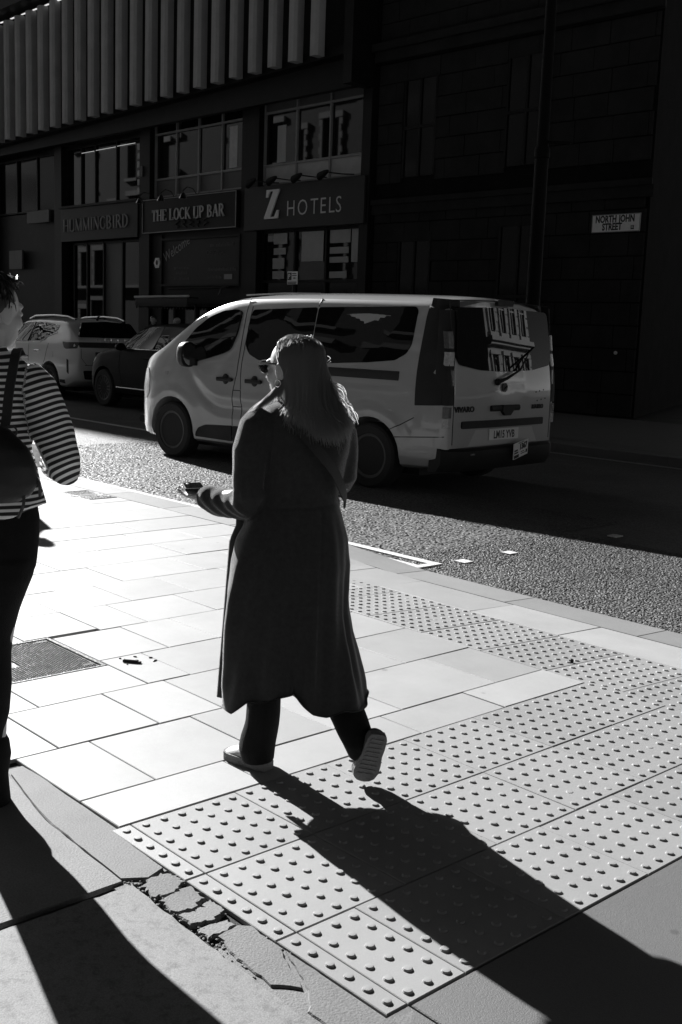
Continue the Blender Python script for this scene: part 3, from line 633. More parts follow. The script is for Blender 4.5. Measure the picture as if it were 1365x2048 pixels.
for px_ in (-24.15, -23.28, -22.28, -21.28):
    l = thing('sign_spotlight', {-24.15: 'leftmost', -23.28: 'second from left', -22.28: 'third from left', -21.28: 'rightmost'}[px_]+' of the four small black spotlights above the hotel sign', 'spotlight', (px_, 18.86, 5.22), 0, 'spotlights over the hotel sign')
    MB().tube([(.82, .0, .03), (.5, -.1, .05), (.16, -.25, .10)], .016, 6).build('arm', M_black, l)
    MB().loft([[(u, -.25+v*rr, .08+w*rr+u*.35) for v, w in [(math.cos(2*PI*k/10), math.sin(2*PI*k/10)) for k in range(10)]] for u, rr in ((-.18, .03), (-.16, .10), (.02, .075), (.14, .04), (.17, .012))]).build('head', M_black, l, smooth=40)
for px_ in (-29.33, -28.2, -27.08):
    l = thing('sign_lamp', {-29.33: 'left', -28.2: 'middle', -27.08: 'right'}[px_]+' one of the three small chrome swan-neck lamps before the bar sign', 'lamp', (px_, 18.8, 5.2), 0, 'swan-neck lamps over the bar sign')
    MB().tube([(0, .1, .0), (0, -.02, .14), (0, -.22, .17), (0, -.36, .06), (0, -.36, -.02)], .012, 6).build('neck', M_black, l)
    MB().lathe([(.015, 0), (.055, -.02), (.08, -.07), (.13, -.17), (.12, -.17), (.07, -.07), (.01, -.03)], 14, c=(0, -.36, 0)).build('shade', M_chrome, l, smooth=40)
    MB().ell((0, -.36, -.12), (.05, .05, .05), 10, 8).build('bulb', M_lamp, l, smooth=60)
# bar front: notice board, hexagonal plate, awning
nb = Root('notice_board', 'wide dark notice board with a slanting Welcome and faint lines of lettering', 'notice board', (-26.9, FY, 2.7))
nb.box('panel', M_fascia, -28.83, -25.02, 18.93, 19.01, 2.68, 4.0)
fr = MB()
for a in ((-28.87, -24.98, 3.97, 4.03), (-28.87, -24.98, 2.64, 2.70), (-28.87, -28.81, 2.70, 3.97), (-25.04, -24.98, 2.70, 3.97)): fr.box(a[0], a[1], 18.88, 18.97, a[2], a[3])
nb.build(fr, 'frame', M_shopframe)
nb.put(text('Welcome', .42, M_letter_dim, None, (-28.7, 18.925, 3.33), (PI/2, R(-22), 0), 'lettering', sx=.85))
nb.put(text('ORIGINAL', .2, M_grey_panel, None, (-26.6, 18.925, 3.5), FACE, 'lettering'))
for (a, b, z, h) in ((-26.4, -25.3, 3.72, .1), (-28.2, -27.4, 3.12, .07), (-28.1, -27.55, 2.98, .07), (-28.2, -27.4, 2.82, .07), (-26.5, -25.2, 3.05, .1), (-26.5, -25.9, 2.84, .09)):
    mb = MB(); xx = a
    while xx < b: w = random.uniform(.03, .06); mb.box(xx, xx+w, 18.922, 18.929, z, z+h*random.choice((.7, 1, 1))); xx += w+.025
    nb.build(mb, 'small_lettering', M_grey_panel)
nb.box('pale_tab', M_letter_dim, -25.72, -25.35, 18.918, 18.929, 2.82, 2.96)
hx = thing('hexagonal_plate', 'pale hexagonal plate on the dark wall left of the notice board', 'sign', (-29.09, 18.93, 3.33))
MB().prism([(.17*math.cos(PI/3*k), .17*math.sin(PI/3*k)) for k in range(6)], lambda a, b: (a, 0, b), lambda a, b: (a, -.03, b)).build('plate', M_sign_white, hx)
MB().prism([(.055*math.cos(PI/5*k), .075*math.sin(PI/5*k)) for k in range(10)], lambda a, b: (a, -.0305, b+.01), lambda a, b: (a, -.036, b+.01)).build('emblem', M_fascia2, hx)
aw = Root('folded_awning', 'folded shop awning with a pale roller bar and scalloped edge', 'awning', (-28.2, 18.6, 2.2))
aw.build(MB().tube([(-29.75, 18.55, 2.31), (-26.9, 18.55, 2.34)], .035, 8), 'roller_bar', M_letter, smooth=40)
va = MB(); n = 18
for k in range(n):
    a = -29.7+k*2.75/n; b = a+2.75/n; va.prism([(a, 2.27), (b, 2.27), (b, 2.04), ((a*.75+b*.25), 1.985), ((a+b)/2, 1.965), (a*.25+b*.75, 1.985), (a, 2.04)], lambda p, q: (p, 18.55, q), lambda p, q: (p, 18.535, q))
aw.build(va, 'scalloped_valance', M_fascia)
aw.build(MB().tube([(-28.3, 18.8, 2.56), (-26.4, 18.8, 2.58), (-25.3, 18.8, 2.60)], .03, 8), 'support_rail', M_shopframe)
aw.build(MB().tube([(-25.45, 18.8, 2.58), (-25.4, 18.6, 2.55), (-25.38, 18.5, 2.35)], .028, 8), 'bracket', M_grey_panel)
for k in range(3): aw.build(MB().tube([(-29.4+k*1.2, 18.95, 2.3), (-29.4+k*1.2, 18.55, 2.3)], .018, 6), 'arm', M_shopframe)

# corner building of dark rusticated stone
cb = Root('corner_stone_building', 'near black sandstone corner building with coursed blocks carrying the street nameplate', 'building', (-16.5, FY, 0))
core = MB(); foot = [(-19.93, 19.12), (-12.48, 19.31), (-20.5, 38.), (-27, 38.)]
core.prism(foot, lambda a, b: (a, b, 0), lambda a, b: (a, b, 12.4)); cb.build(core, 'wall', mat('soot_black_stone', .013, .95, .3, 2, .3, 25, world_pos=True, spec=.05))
ang = math.atan2(.18, 7.13)
opens = [(-19.1, -18.05, .9, 3.85), (-16.05, -14.95, .9, 3.85), (-19.1, -18.05, 5.1, 7.3), (-16.05, -14.95, 5.1, 7.3)]
z = .02; row = 0
blk = {}
while z < 9.9:
    h = .44
    if 4.25 < z < 4.6 or 7.7 < z < 8.1: z += h+.012; row += 1; continue
    x = -19.9-(.45 if row % 2 else 0)
    while x < -12.55:
        w = random.choice((.8, .9, 1.0)); a, b = max(x, -19.9), min(x+w, -12.51)
        for (o0, o1, q0, q1) in opens:
            if q0 < z+h*.5 < q1 and a < o1 and b > o0:
                if a < o0: b = o0
                elif b > o1: a = o1
                else: a = b
        if b-a > .08:
            y = 19.12+(a+19.93)*math.tan(ang)
            me = MB().cbox(0, b-a-.014, -.02, .03, 0, h-.012, .0).mesh('stone_block', M_wall2)
            o = link('stone_block', me); o.location = (a, y-.03-random.uniform(0, .012), z); o.rotation_euler = (0, 0, ang); cb.put(o)
        x += w
    z += h+.012; row += 1
for (z0, z1, d) in ((4.28, 4.5, .14), (4.5, 4.62, .2), (7.72, 7.95, .22), (7.95, 8.12, .34)):
    mb = MB().prism([(-19.92, 19.12), (-12.46, 19.31), (-12.34, 19.31-d), (-19.92, 19.12-d)], lambda a, b: (a, b, z0), lambda a, b: (a, b, z1)); cb.build(mb, 'string_course', M_wall2)
for (o0, o1, q0, q1) in opens:
    mb = MB(); w = .06
    yy = 19.15
    for a in (o0, (o0+o1)/2-.03, o1-w): mb.box(a, a+w, yy-.05, yy+.03, q0, q1)
    mb.box(o0, o1, yy-.048, yy+.028, (q0+q1)/2-.03, (q0+q1)/2+.03); f = cb.build(mb, 'window', M_shopframe)
    for a, b in ((o0+w, (o0+o1)/2-.03), ((o0+o1)/2+.03, o1-w)):
        o = MB().box(a, b, yy-.02, yy-.005, q0, q1).build('pane', M_dim_glass, None); o.parent = f
cb.build(MB().lathe([(.0, -.03), (.035, -.03), (.035, 0), (0, 0)], 12, 'Y', (-12.95, 19.24, 1.28)), 'wall_fitting', M_letter)

ns = thing('street_nameplate', 'white street nameplate reading NORTH JOHN STREET on the black stone wall', 'street sign', (-13.72, 19.235, 3.64), ang)
MB().box(0, 1.10, -.03, 0, 0, .35).build('plate', M_sign_white, ns, bevel=.004)
for s, sz, xx, zz in (('NORTH', .135, .08, .195), ('JOHN', .135, .62, .195), ('STREET', .135, .245, .045), ('L2', .07, .90, .05)):
    o = text(s, sz*1.38, M_ink, ns, (xx, -.031, zz), FACE, 'lettering', ext=.0015, sx=.74, bold=.007); 
fr = MB()
for a in ((0, 1.10, .335, .35), (0, 1.10, 0, .015), (0, .012, .015, .335), (1.088, 1.10, .015, .335)): fr.box(a[0], a[1], -.036, -.0305, a[2], a[3])
fr.build('rim', mat('sign_rim', .25, .6), ns)

lp = thing('lamp_post', 'tall dark lamp post rising behind the rear of the van', 'lamp post', (-11.0, 14.0, 0))
MB().lathe([(.16, 0), (.16, .9), (.115, 1.0), (.105, 4.2), (.12, 4.22), (.12, 4.34), (.09, 4.4), (.07, 8.9), (.0, 8.95)], 18).build('column', M_pole, lp, smooth=30)
MB().tube([(.08, 0, 4.44), (.5, .03, 4.39)], .022, 6).build('flag_bracket', M_pole, lp)
MB().tube([(0, 0, 8.8), (0, -.5, 9.3), (0, -1.3, 9.45)], .045, 8).build('bracket_arm', M_black, lp)
MB().loft([[(x*rr, -1.3-y0, 9.42+z*rr*.5) for x, z in [(math.cos(2*PI*k/12), math.sin(2*PI*k/12)) for k in range(12)]] for y0, rr in ((-.05, .05), (.1, .13), (.45, .15), (.6, .05))]).build('lantern', M_black, lp, smooth=40)
pk = thing('parking_sign', 'small white parking sign with a black P square beyond the van roof', 'parking sign', (-16.66, 13.9, 0))
MB().tube([(0, 0, 0), (0, 0, 2.62)], .03, 10).build('post', M_black, pk, smooth=40)
MB().box(-.15, .15, -.045, -.032, 2.36, 2.60).build('plate', M_sign_white, pk, bevel=.003)
box('symbol_square', M_ink, pk, -.135, -.02, -.049, -.0455, 2.44, 2.58)
text('P', .13, M_sign_white, pk, (-.118, -.050, 2.465), FACE, 'lettering', bold=.002)
for k, (a, b, z) in enumerate(((.0, .12, 2.56), (0, .13, 2.525), (-.13, .13, 2.40), (-.13, .11, 2.375))): box('small_lettering', mat('grey_ink', .06), pk, a, b, -.048, -.0455, z-.008, z+.008)
MB().prism([(.03, 2.475), (.07, 2.495), (.07, 2.48), (.12, 2.48), (.12, 2.47), (.07, 2.47), (.07, 2.455)], lambda a, b: (a, -.0455, b), lambda a, b: (a, -.049, b)).build('arrow', M_ink, pk)

# blocks that shade the street and that the glass mirrors
tb = Root('tall_office_block', 'tall dark office block further along the shaded side of the street', 'building', (-80, FY, 0))
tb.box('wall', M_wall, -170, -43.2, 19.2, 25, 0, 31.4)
for i in range(14):
    for k in range(3): tb.box('window', M_shopglass, -48-i*3.2, -46.2-i*3.2, 19.15, 19.24, 5+k*4, 7.4+k*4)
nbd = Root('brick_terrace', 'long dark brick building with pale quoined windows along the near pavement', 'building', (-40, -5, 0))
nbd.box('wall', M_brick, -120, 30, -18, -5.1, 0, 29)
su = MB(); pa = MB(); bl = MB(); nr = random.Random(77)
for i in range(46):
    for k in range(8):
        x = -116+i*3.15+nr.uniform(-.35, .35); z = .9+k*3.5+(0 if (i//5) % 2 else -.35); w, h = nr.choice((1.0, 1.3, 1.6)), nr.choice((1.9, 2.3, 2.5))
        if nr.random() < .14: continue
        pa.box(x, x+w, -5.14, -5.09, z, z+h)
        if nr.random() < .4: hh = h*nr.uniform(.25, .8); bl.box(x+.05, x+w-.05, -5.155, -5.142, z+h-hh, z+h)
        for q in range(6 if (i//5) % 3 else 0):
            e = .30 if q % 2 else .18; zz = z+q*h/6
            su.box(x-e, x-.002, -5.12, -5.02, zz, zz+h/6-.02); su.box(x+w+.002, x+w+e, -5.12, -5.02, zz, zz+h/6-.02)
        su.box(x-.25, x+w+.25, -5.12, -4.98, z-.22, z-.02); su.box(x-.32, x+w+.32, -5.12, -5.0, z+h+.01, z+h+.34)
        pa.box(x+w/2-.03, x+w/2+.03, -5.09, -5.06, z, z+h)
for z in (4.1, 21.6, 28.8): su.box(-120, 30, -5.1, -4.8, z-.18, z)
nbd.build(bl, 'window_blinds', M_letter_dim, kind='stuff', fix=False); nbd.build(su, 'stone_dressings', M_pale_stone, kind='stuff', fix=False); nbd.build(pa, 'window_panes', M_shopglass, kind='stuff', fix=False)
vb = Root('ornate_stone_building', 'ornate pale stone building across the side street with tall arched windows', 'building', (22, 50, 0))
VX, VY0, VY1 = 15., 48.6, 56.2
vb.box('wall', mat('pale_sandstone', .26, .8, .25, 1.5, .2, 30, world_pos=True), VX, VX+16, VY0, VY1, 0, 24)
su = MB(); pa = MB()
for i in range(4):
    for k in range(6):
        y = VY0+.55+i*1.85; z = .9+k*3.7; w, h = .80, 1.9
        pts = [(y, z), (y+w, z), (y+w, z+h)]+[(y+w/2+w/2*math.cos(PI*a/8), z+h+w/2*math.sin(PI*a/8)) for a in range(1, 8)]+[(y, z+h)]
        pa.prism(pts, lambda a, b: (VX-.03, a, b), lambda a, b: (VX-.06, a, b)); su.box(VX-.14, VX-.06, y+w/2-.04, y+w/2+.04, z, z+h); su.box(VX-.14, VX-.06, y, y+w/2-.05, z+h*.6, z+h*.6+.08); su.box(VX-.14, VX-.06, y+w/2+.05, y+w, z+h*.6, z+h*.6+.08)
        su.box(VX-.20, VX-.01, y-.20, y-.02, z-.1, z+h+.5); su.box(VX-.20, VX-.01, y+w+.02, y+w+.20, z-.1, z+h+.5); su.box(VX-.30, VX-.01, y-.34, y+w+.34, z-.33, z-.12); su.box(VX-.26, VX-.01, y-.30, y+w+.30, z+h+.52, z+h+.74)
        for q in range(6): su.box(VX-.12, VX-.01, y+w+.36, y+w+.66, z+q*.5-.5, z+q*.5-.08)
for z in (4.0, 7.7, 11.4, 15.1, 18.8, 23.6): su.box(VX-.5, VX, VY0, VY1, z, z+.22); su.box(VX-.32, VX, VY0, VY1, z-.16, z-.01)
vb.build(su, 'stone_dressings', mat('sandstone_dressing', .32, .8, .2, 3, .2, 30, world_pos=True), kind='stuff', fix=False); vb.build(pa, 'window_panes', M_shopglass, kind='stuff', fix=False)
# ------------------------------------------------------------------ vehicles
def table(pts):
    xs = np.array([p[0] for p in pts], float); ys = np.array([p[1] for p in pts], float); d = np.diff(ys)/np.diff(xs); m = np.zeros(len(xs))
    m[0], m[-1] = d[0], d[-1]
    for i in range(1, len(xs)-1): m[i] = 0 if d[i-1]*d[i] <= 0 else 2*d[i-1]*d[i]/(d[i-1]+d[i])
    def f(x):
        x = min(max(x, xs[0]), xs[-1]); i = min(int(np.searchsorted(xs, x, 'right'))-1, len(xs)-2); i = max(i, 0); h = xs[i+1]-xs[i]; t = (x-xs[i])/h
        return float((2*t**3-3*t*t+1)*ys[i]+(t**3-2*t*t+t)*h*m[i]+(-2*t**3+3*t*t)*ys[i+1]+(t**3-t*t)*h*m[i+1])
    return f
def round_poly(p, r, n=4):
    out = []
    for i in range(len(p)):
        a, b, c = Vector(p[i-1]), Vector(p[i]), Vector(p[(i+1) % len(p)]); u, v = a-b, c-b; k = min(r, u.length*.45, v.length*.45)
        s, e = b+u.normalized()*k, b+v.normalized()*k
        for j in range(n+1): t = j/n; out.append(tuple(s*(1-t)**2+b*2*t*(1-t)+e*t*t))
    return out
class Car:
    def __init__(s, L, zt, belt, hw, z0, tum, lean, crown=.05, href=.72, sill=.30):
        s.L, s.zt, s.belt, s.hw, s.z0, s.tum, s.lean, s.crown, s.href, s.sill = L, table(zt), table(belt), table(hw), table(z0), tum, table(lean), crown, href, sill
    scoop = False
    def disp(s, x, z):
        if not s.scoop: return 0.
        a = sst(1.35, 1.75, x)*(1-sst(3.72, 3.95, x)); zc = .665+1.0*max(0., x-3.15)**2
        return -.020*a*math.exp(-((z-zc)/.055)**2)+.006*a*math.exp(-((z-zc-.11)/.05)**2)+.012*math.exp(-(((x-4.07)**2+(z-.33)**2)**.5-.47)**2/.0016)*(z > .3)+.012*math.exp(-(((x-.95)**2+(z-.33)**2)**.5-.47)**2/.0016)*(z > .3)
    def half(s, x):
        h = s.half0(x); out = h[:3]
        for (y0, z0), (y1, z1), n in zip(h[2:8], h[3:9], (1, 2, 6, 8, 4, 2)):
            for k in range(1, n+1): t = k/n; y, z = y0+(y1-y0)*t, z0+(z1-z0)*t; out.append((y+s.disp(x, z), z))
        return out+h[9:]
    def half0(s, x):
        W, T, z0 = s.hw(x), s.zt(x), s.z0(x); B = min(s.belt(x), T-.05); G = T-B; u = min(1, G/s.href); t = s.tum*u; c = min(s.crown, G*.5); m = z0+(B-z0)*.5
        return [(0, z0), (W*.55, z0), (W-.09, z0+.005), (W-.03, z0+.04), (W-.005, z0+.12), (W+.004, m), (W, B-(B-z0)*.18), (W-.018, B),
                (W-.018-t*.36, B+G*.36), (W-.02-t*.72, B+G*.70), (W-.026-t*.90, B+G*.84), (W-.05-t, B+G*.925-c*.3), (W-.085-t, T-c*.95), (W-.15-t, T-c*.62), (max(.05, W-.33-t), T-c*.28), (W*.35, T-c*.06), (0, T)]
    def shift(s, x, z): return s.lean(z)*max(0., 1-x/.9)
    def pt(s, x, y, z): return (x+s.shift(x, z), y, z)
    def body(s, name, m, parent, arches, ar, n=70):
        xs = sorted(set([s.L*(i/n) for i in range(n+1)]+[.02, .05, .1, .15]+[s.L-k for k in (.01, .03, .06, .1)])); rings = []
        for x in xs: h = s.half(x); rings.append([(x, y, z) for y, z in h]+[(x, -y, z) for y, z in h[-2:0:-1]])
        def scaled(ring, k, dx):
            cz = (ring[0][2]+ring[len(ring)//2][2])/2; return [(p[0]+dx, p[1]*k, cz+(p[2]-cz)*k) for p in ring]
        r0, r1 = rings[0], rings[-1]
        rings = [scaled(r0, .02, -.028), scaled(r0, .4, -.026), scaled(r0, .75, -.018), scaled(r0, .93, -.008)]+rings+[scaled(r1, .93, .012), scaled(r1, .7, .025), scaled(r1, .35, .032), scaled(r1, .02, .034)]
        rings = [[s.pt(*p) for p in r] for r in rings]
        me = MB().loft(rings).mesh(name, m); o = bpy.data.objects.new(name, me); COL.objects.link(o); cut = MB()
        for (ax, az) in arches:
            for sg in (1, -1): cut.loft([[(ax+r*math.cos(2*PI*k/36), sg*y, az+r*math.sin(2*PI*k/36)) for k in range(36)] for y, r in ((.55, ar), (1.2, ar))])
        co = bpy.data.objects.new('cut', cut.mesh('cut')); COL.objects.link(co)
        bo = o.modifiers.new('b', 'BOOLEAN'); bo.object = co; bo.operation = 'DIFFERENCE'; bo.solver = 'EXACT'
        out = evaluated(o, name); bpy.data.objects.remove(o); bpy.data.objects.remove(co)
        out.materials.clear(); out.materials.append(m); smooth_by_angle(out, 32)
        return link(name, out, parent)
    def side_y(s, x, z):
        h = s.half(x)[3:29]; zs = [p[1] for p in h]; ys = [p[0] for p in h]; return float(np.interp(z, zs, ys))
    def top_z(s, x, y):
        h = s.half(x)[-9:]; ys = [p[0] for p in h][::-1]; zs = [p[1] for p in h][::-1]; return float(np.interp(abs(y), ys, zs))
    def _panel(s, name, m, parent, poly, fmap, th, cuts=4, label=None, emin=.065):
        me = bpy.data.meshes.new(name); b = bmesh.new(); f = b.faces.new([b.verts.new((p[0], p[1], 0)) for p in poly])
        bmesh.ops.triangulate(b, faces=[f]); 
        for k in range(cuts): bmesh.ops.subdivide_edges(b, edges=[e for e in b.edges if e.calc_length() > emin], cuts=1)
        bmesh.ops.triangulate(b, faces=b.faces[:])
        ex = bmesh.ops.extrude_face_region(b, geom=b.faces[:]); top = [v for v in ex['geom'] if isinstance(v, bmesh.types.BMVert)]; ts = set(top)
        for v in b.verts: v.co = Vector(fmap(v.co.x, v.co.y, th if v in ts else -.012))
        bmesh.ops.recalc_face_normals(b, faces=b.faces); b.to_mesh(me); b.free(); me.materials.append(m); smooth_by_angle(me, 40)
        return props(link(name, me, parent), label)
    def side(s, name, m, parent, poly, sg=1, off=.004, r=.05, label=None):
        def yy(x, z): return s.side_y(x-s.shift(x, z), z)
        if 'window' in name:       # glass is one smooth curved sheet just proud of the bodywork
            px_ = [p[0] for p in poly]; pz_ = [p[1] for p in poly]; G = [(x, z) for x in np.linspace(min(px_), max(px_), 9) for z in np.linspace(min(pz_), max(pz_), 9)]
            F = lambda x, z: np.array([1, x, z, x*x, x*z, z*z]); Am = np.array([F(*g) for g in G]); bv = np.array([yy(*g) for g in G]); co = np.linalg.lstsq(Am, bv, rcond=None)[0]
            up = min(.018, max(0., float((bv-Am @ co).max())-.004))
            def fm(x, z, d): return (x, sg*(float(F(x, z) @ co)+up+(d if d > 0 else -.035)), z)
        else:
            def fm(x, z, d): return (x, sg*(yy(x, z)+d), z)
        return s._panel(name, m, parent, round_poly(poly, r) if r else poly, fm, off, label=label)
    def rear(s, name, m, parent, poly, off=.004, r=.03, bulge=.028):
        a, b = (np.polyfit([1.2, 1.35, 1.5, 1.65, 1.85], [s.lean(q) for q in (1.2, 1.35, 1.5, 1.65, 1.85)], 1) if 'window' in name else (0, 0)); w = 'window' in name
        def fm(y, z, d): return ((a*z+b-.012-.3*(bulge-bulge*(y/.95)**2)-.012-d if w else s.lean(z)-bulge*max(0., 1-(y/.95)**2)-d)+(.03 if w and d < 0 else 0), y, z)
        return s._panel(name, m, parent, round_poly(poly, r) if r else poly, fm, off)
    def top(s, name, m, parent, poly, off=.005, r=.08):
        def fm(x, y, d): return (x, y, s.top_z(x, y)+d)
        return s._panel(name, m, parent, round_poly(poly, r) if r else poly, fm, off, cuts=4)
    def seam(s, parent, pts, sg=1, r=.0045, name='panel_gap'):
        P = []
        for (x0, z0), (x1, z1) in zip(pts[:-1], pts[1:]):
            for k in range(8): t = k/8; P.append((x0+(x1-x0)*t, z0+(z1-z0)*t))
        P.append(pts[-1]); return MB().tube([(x, sg*(s.side_y(x-s.shift(x, z), z)+.0005), z) for x, z in P], r, 6).build(name, M_black, parent)
    def rx(s, y, z, d=0., bulge=.028): return (s.lean(z)-bulge*max(0., 1-(y/.95)**2)-d, y, z)
def make_wheel(parent, x, y, z, r, w, sg, spokes=5, rim_m=None, disc=False):
    rr = r*.66; T = MB().lathe([(rr, -w*.42), (rr+.01, -w*.5), (r-.03, -w*.5), (r-.006, -w*.40), (r, -w*.25), (r, w*.25), (r-.006, w*.4), (r-.03, w*.5), (rr+.01, w*.5), (rr, w*.42)], 40, 'Y').build('wheel', M_rubber, parent, smooth=35)
    T.location = (x, y, z)
    q = MB(); q.lathe([(rr+.004, -w*.40), (rr+.004, w*.46), (rr-.02, w*.44), (rr-.035, w*.25), (rr*.5, w*.16) if disc else (rr-.05, -w*.1), (.07, w*.22) if disc else (rr*.6, -w*.2), (.06, w*.34), (.0, w*.35), (0, -w*.4)], 40, 'Y')
    for k in range(spokes*(1 if disc else 1)):
        a = 2*PI*k/spokes
        if disc: q.ell((rr*.72*math.cos(a), w*.20, rr*.72*math.sin(a)), (.035, .02, .035), 10, 6)
        else:
            for da in (-.16, .16):
                p0 = Vector((.05*math.cos(a+da*2), w*.30, .05*math.sin(a+da*2))); p1 = Vector(((rr-.01)*math.cos(a+da), w*.36, (rr-.01)*math.sin(a+da))); q.tube([p0, (p0+p1)/2+Vector((0, .01, 0)), p1], [.022, .018, .02], 6)
    R_ = q.build('rim', rim_m or M_rim, T, smooth=35)
    if sg < 0: T.rotation_euler = (0, 0, PI)
    return T
def plate(parent, s, loc, rotz, w, h, size, m=M_sign_white, sx=.8, ink=M_ink, tilt=0.):
    p = MB().box(-w/2, w/2, -.006, .004, -h/2, h/2).build('number_plate', m, parent, bevel=.002); p.location = loc; p.rotation_euler = (tilt, 0, rotz)
    t = text(s, size, ink, p, (0, -.0065, -size*.36), FACE, 'lettering', ext=.001, sx=sx, bold=.0025, align='CENTER'); return p

# --- silver van
VS, VW = 1.035, .978; VY = .095
van = thing('van', 'silver nine seat van with dark windows and 1367 card hanging under its rear plate', 'van', (-7.397-math.sin(VY)*VW*VS, 8.155+math.cos(VY)*VW*VS, -.10), PI+VY); van.scale = (VS,)*3
V = Car(5.02, [(0, 1.90), (.15, 1.945), (.5, 1.96), (2, 1.975), (2.7, 1.965), (3.1, 1.94), (3.35, 1.895), (3.6, 1.81), (3.78, 1.725), (3.98, 1.585), (4.18, 1.43), (4.36, 1.31), (4.52, 1.24), (4.70, 1.15), (4.86, 1.02), (4.95, .87), (5.02, .60)],
        [(0, 1.2), (3, 1.18), (4, 1.13), (4.6, 1.02), (5.02, .7)], [(0, .905), (.04, .95), (.12, .972), (.3, .978), (4.0, .978), (4.35, .968), (4.62, .915), (4.82, .79), (4.95, .60), (5.02, .42)],
        [(0, .27), (1.5, .22), (4.4, .22), (5.02, .22)], .155, [(0, 0), (.95, 0), (1.3, .025), (1.9, .10), (2, .11)], crown=.075)
V.scoop = True
V.body('body', M_van, van, [(4.07, .33), (.95, .33)], .40)
MB().box(.5, 4.6, -.7, .7, .16, .30).build('underbody', M_black, van)
for sg in (1, -1):
    V.side('front_door_window', M_glass, van, [(3.93, 1.34), (3.74, 1.54), (3.53, 1.675), (3.30, 1.75), (3.06, 1.765), (2.985, 1.735), (3.01, 1.49), (3.08, 1.31), (3.19, 1.265), (3.50, 1.185), (3.67, 1.15), (3.86, 1.16)], sg, .004, .05)
    V.side('side_window', M_glass, van, [(2.83, 1.765), (1.845, 1.805), (1.845, 1.225), (2.60, 1.215), (2.78, 1.28), (2.85, 1.37), (2.86, 1.6)], sg, .004, .04)
    V.side('side_window', M_glass, van, [(1.832, 1.805), (.54, 1.83), (.495, 1.79), (.50, 1.46), (.55, 1.37), (.68, 1.30), (1.02, 1.265), (1.6, 1.23), (1.832, 1.225)], sg, .004, .03)
    V.side('rear_pillar_panel', M_black, van, [(.06, .90), (.37, .88), (.38, 1.33), (.375, 1.74), (.365, 1.915), (.10, 1.90), (.06, 1.4)], sg, .010, .012)
    V.side('sill_moulding', M_black, van, [(3.63, .29), (3.56, .40), (3.44, .44), (2.995, .465), (2.995, .285)], sg, .012, .02)
    V.side('sill_moulding', M_black, van, [(2.975, .285), (2.975, .465), (1.5, .475), (1.36, .44), (1.36, .285)], sg, .012, .02)
    for pts in ([(2.925, 1.90), (2.925, 1.2), (2.935, 1.04), (2.985, .86), (2.995, .69), (2.985, .27)], [(2.845, 1.80), (2.87, 1.11), (2.86, .88)], [(2.845, .68), (2.85, .27)], [(1.838, 1.90), (1.838, 1.81)], [(1.5, 1.1), (1.46, .72), (1.35, .5)], [(.38, .76), (.54, .68), (.71, .61)], [(.64, .55), (.03, .60)],
                [(2.98, .865), (2.86, .868), (2.845, .685), (2.995, .68)]):
        V.seam(van, pts, sg)
    for hx in (3.11, 2.635):
        h = MB(); y0 = V.side_y(hx, .98); h.ell((hx, sg*(y0+.004), .985), (.055, .012, .06), 14, 8); h.loft([[(hx+u, sg*(y0+.03+.008*math.cos(a)), .98+.022*math.sin(a)) for a in [2*PI*k/8 for k in range(8)]] for u in (-.125, -.11, .11, .125)]); h.box(hx-.12, hx+.12, sg*(y0-.01), sg*(y0+.025), .965, .995)
        h.build('door_handle', M_black, van, smooth=45)
    rl = MB(); n = 12
    rl.loft([[(x, sg*(V.side_y(x, z)+d), z) for z, d in ((1.195, .0), (1.19, .012), (1.125, .012), (1.105, .0), (1.13, -.02), (1.18, -.02))] for x in [.60+.98*k/n for k in range(n+1)]]); rl.build('door_rail', M_black, van, smooth=40)
    # mirror
    mi = MB(); mi.loft([[(3.74+u*.6+dx, sg*(1.035+v), 1.235+w) for v, w in [(rr*.115*math.cos(a), rr*.145*(abs(math.sin(a))**.6)*(1 if math.sin(a) > 0 else -1)) for a in [2*PI*k/16 for k in range(16)]]] for u, rr, dx in ((-.10, .86, 0), (-.085, 1, 0), (.03, 1.0, 0), (.10, .82, 0), (.14, .45, 0))])
    mi.box(3.62, 3.80, sg*.93, sg*1.0, 1.11, 1.19); mo = mi.build('wing_mirror', M_black, van, smooth=50)
    gl = MB().prism([(sg*(1.035+.10*math.cos(a)), 1.235+.125*math.sin(a)) for a in [2*PI*k/14 for k in range(14)]], lambda a, b: (3.676, a, b), lambda a, b: (3.670, a, b)).build('mirror_glass', M_chrome, mo)
    V.side('quarter_triangle', M_black, van, [(3.96, 1.33), (3.84, 1.40), (3.80, 1.13), (3.98, 1.14)], sg, .005, .02)
    V.side('headlamp', M_lamp, van, [(4.60, 1.06), (4.78, .98), (4.84, .86), (4.74, .78), (4.62, .66), (4.52, .76), (4.53, .92)], sg, .006, .04)
    V.side('side_repeater', M_lamp, van, [(4.14, 1.02), (4.20, 1.02), (4.20, .98), (4.14, .98)], sg, .006, .012)
    # rear lamps
    lm = MB(); ym = .915
    for z0, z1, m_ in ((1.09, 1.235, M_redlamp), (1.275, 1.405, M_lamp), (1.44, 1.60, M_redlamp)):
        mb = MB(); mb.loft([[(x, sg*y, z) for x, y in ((.05, .960), (.03, .962), (.0, .945), (-.012, .90), (-.008, .872), (.05, .87))] for z in (z0, z0+.02, z1-.02, z1)])
        vs = [(p[0]+V.lean(p[2]), p[1]-sg*(.03 if p[2] > 1.38 else .012), p[2]) for p in mb.v]; mb.v = vs; mb.build('tail_lamp', m_, van, smooth=40)
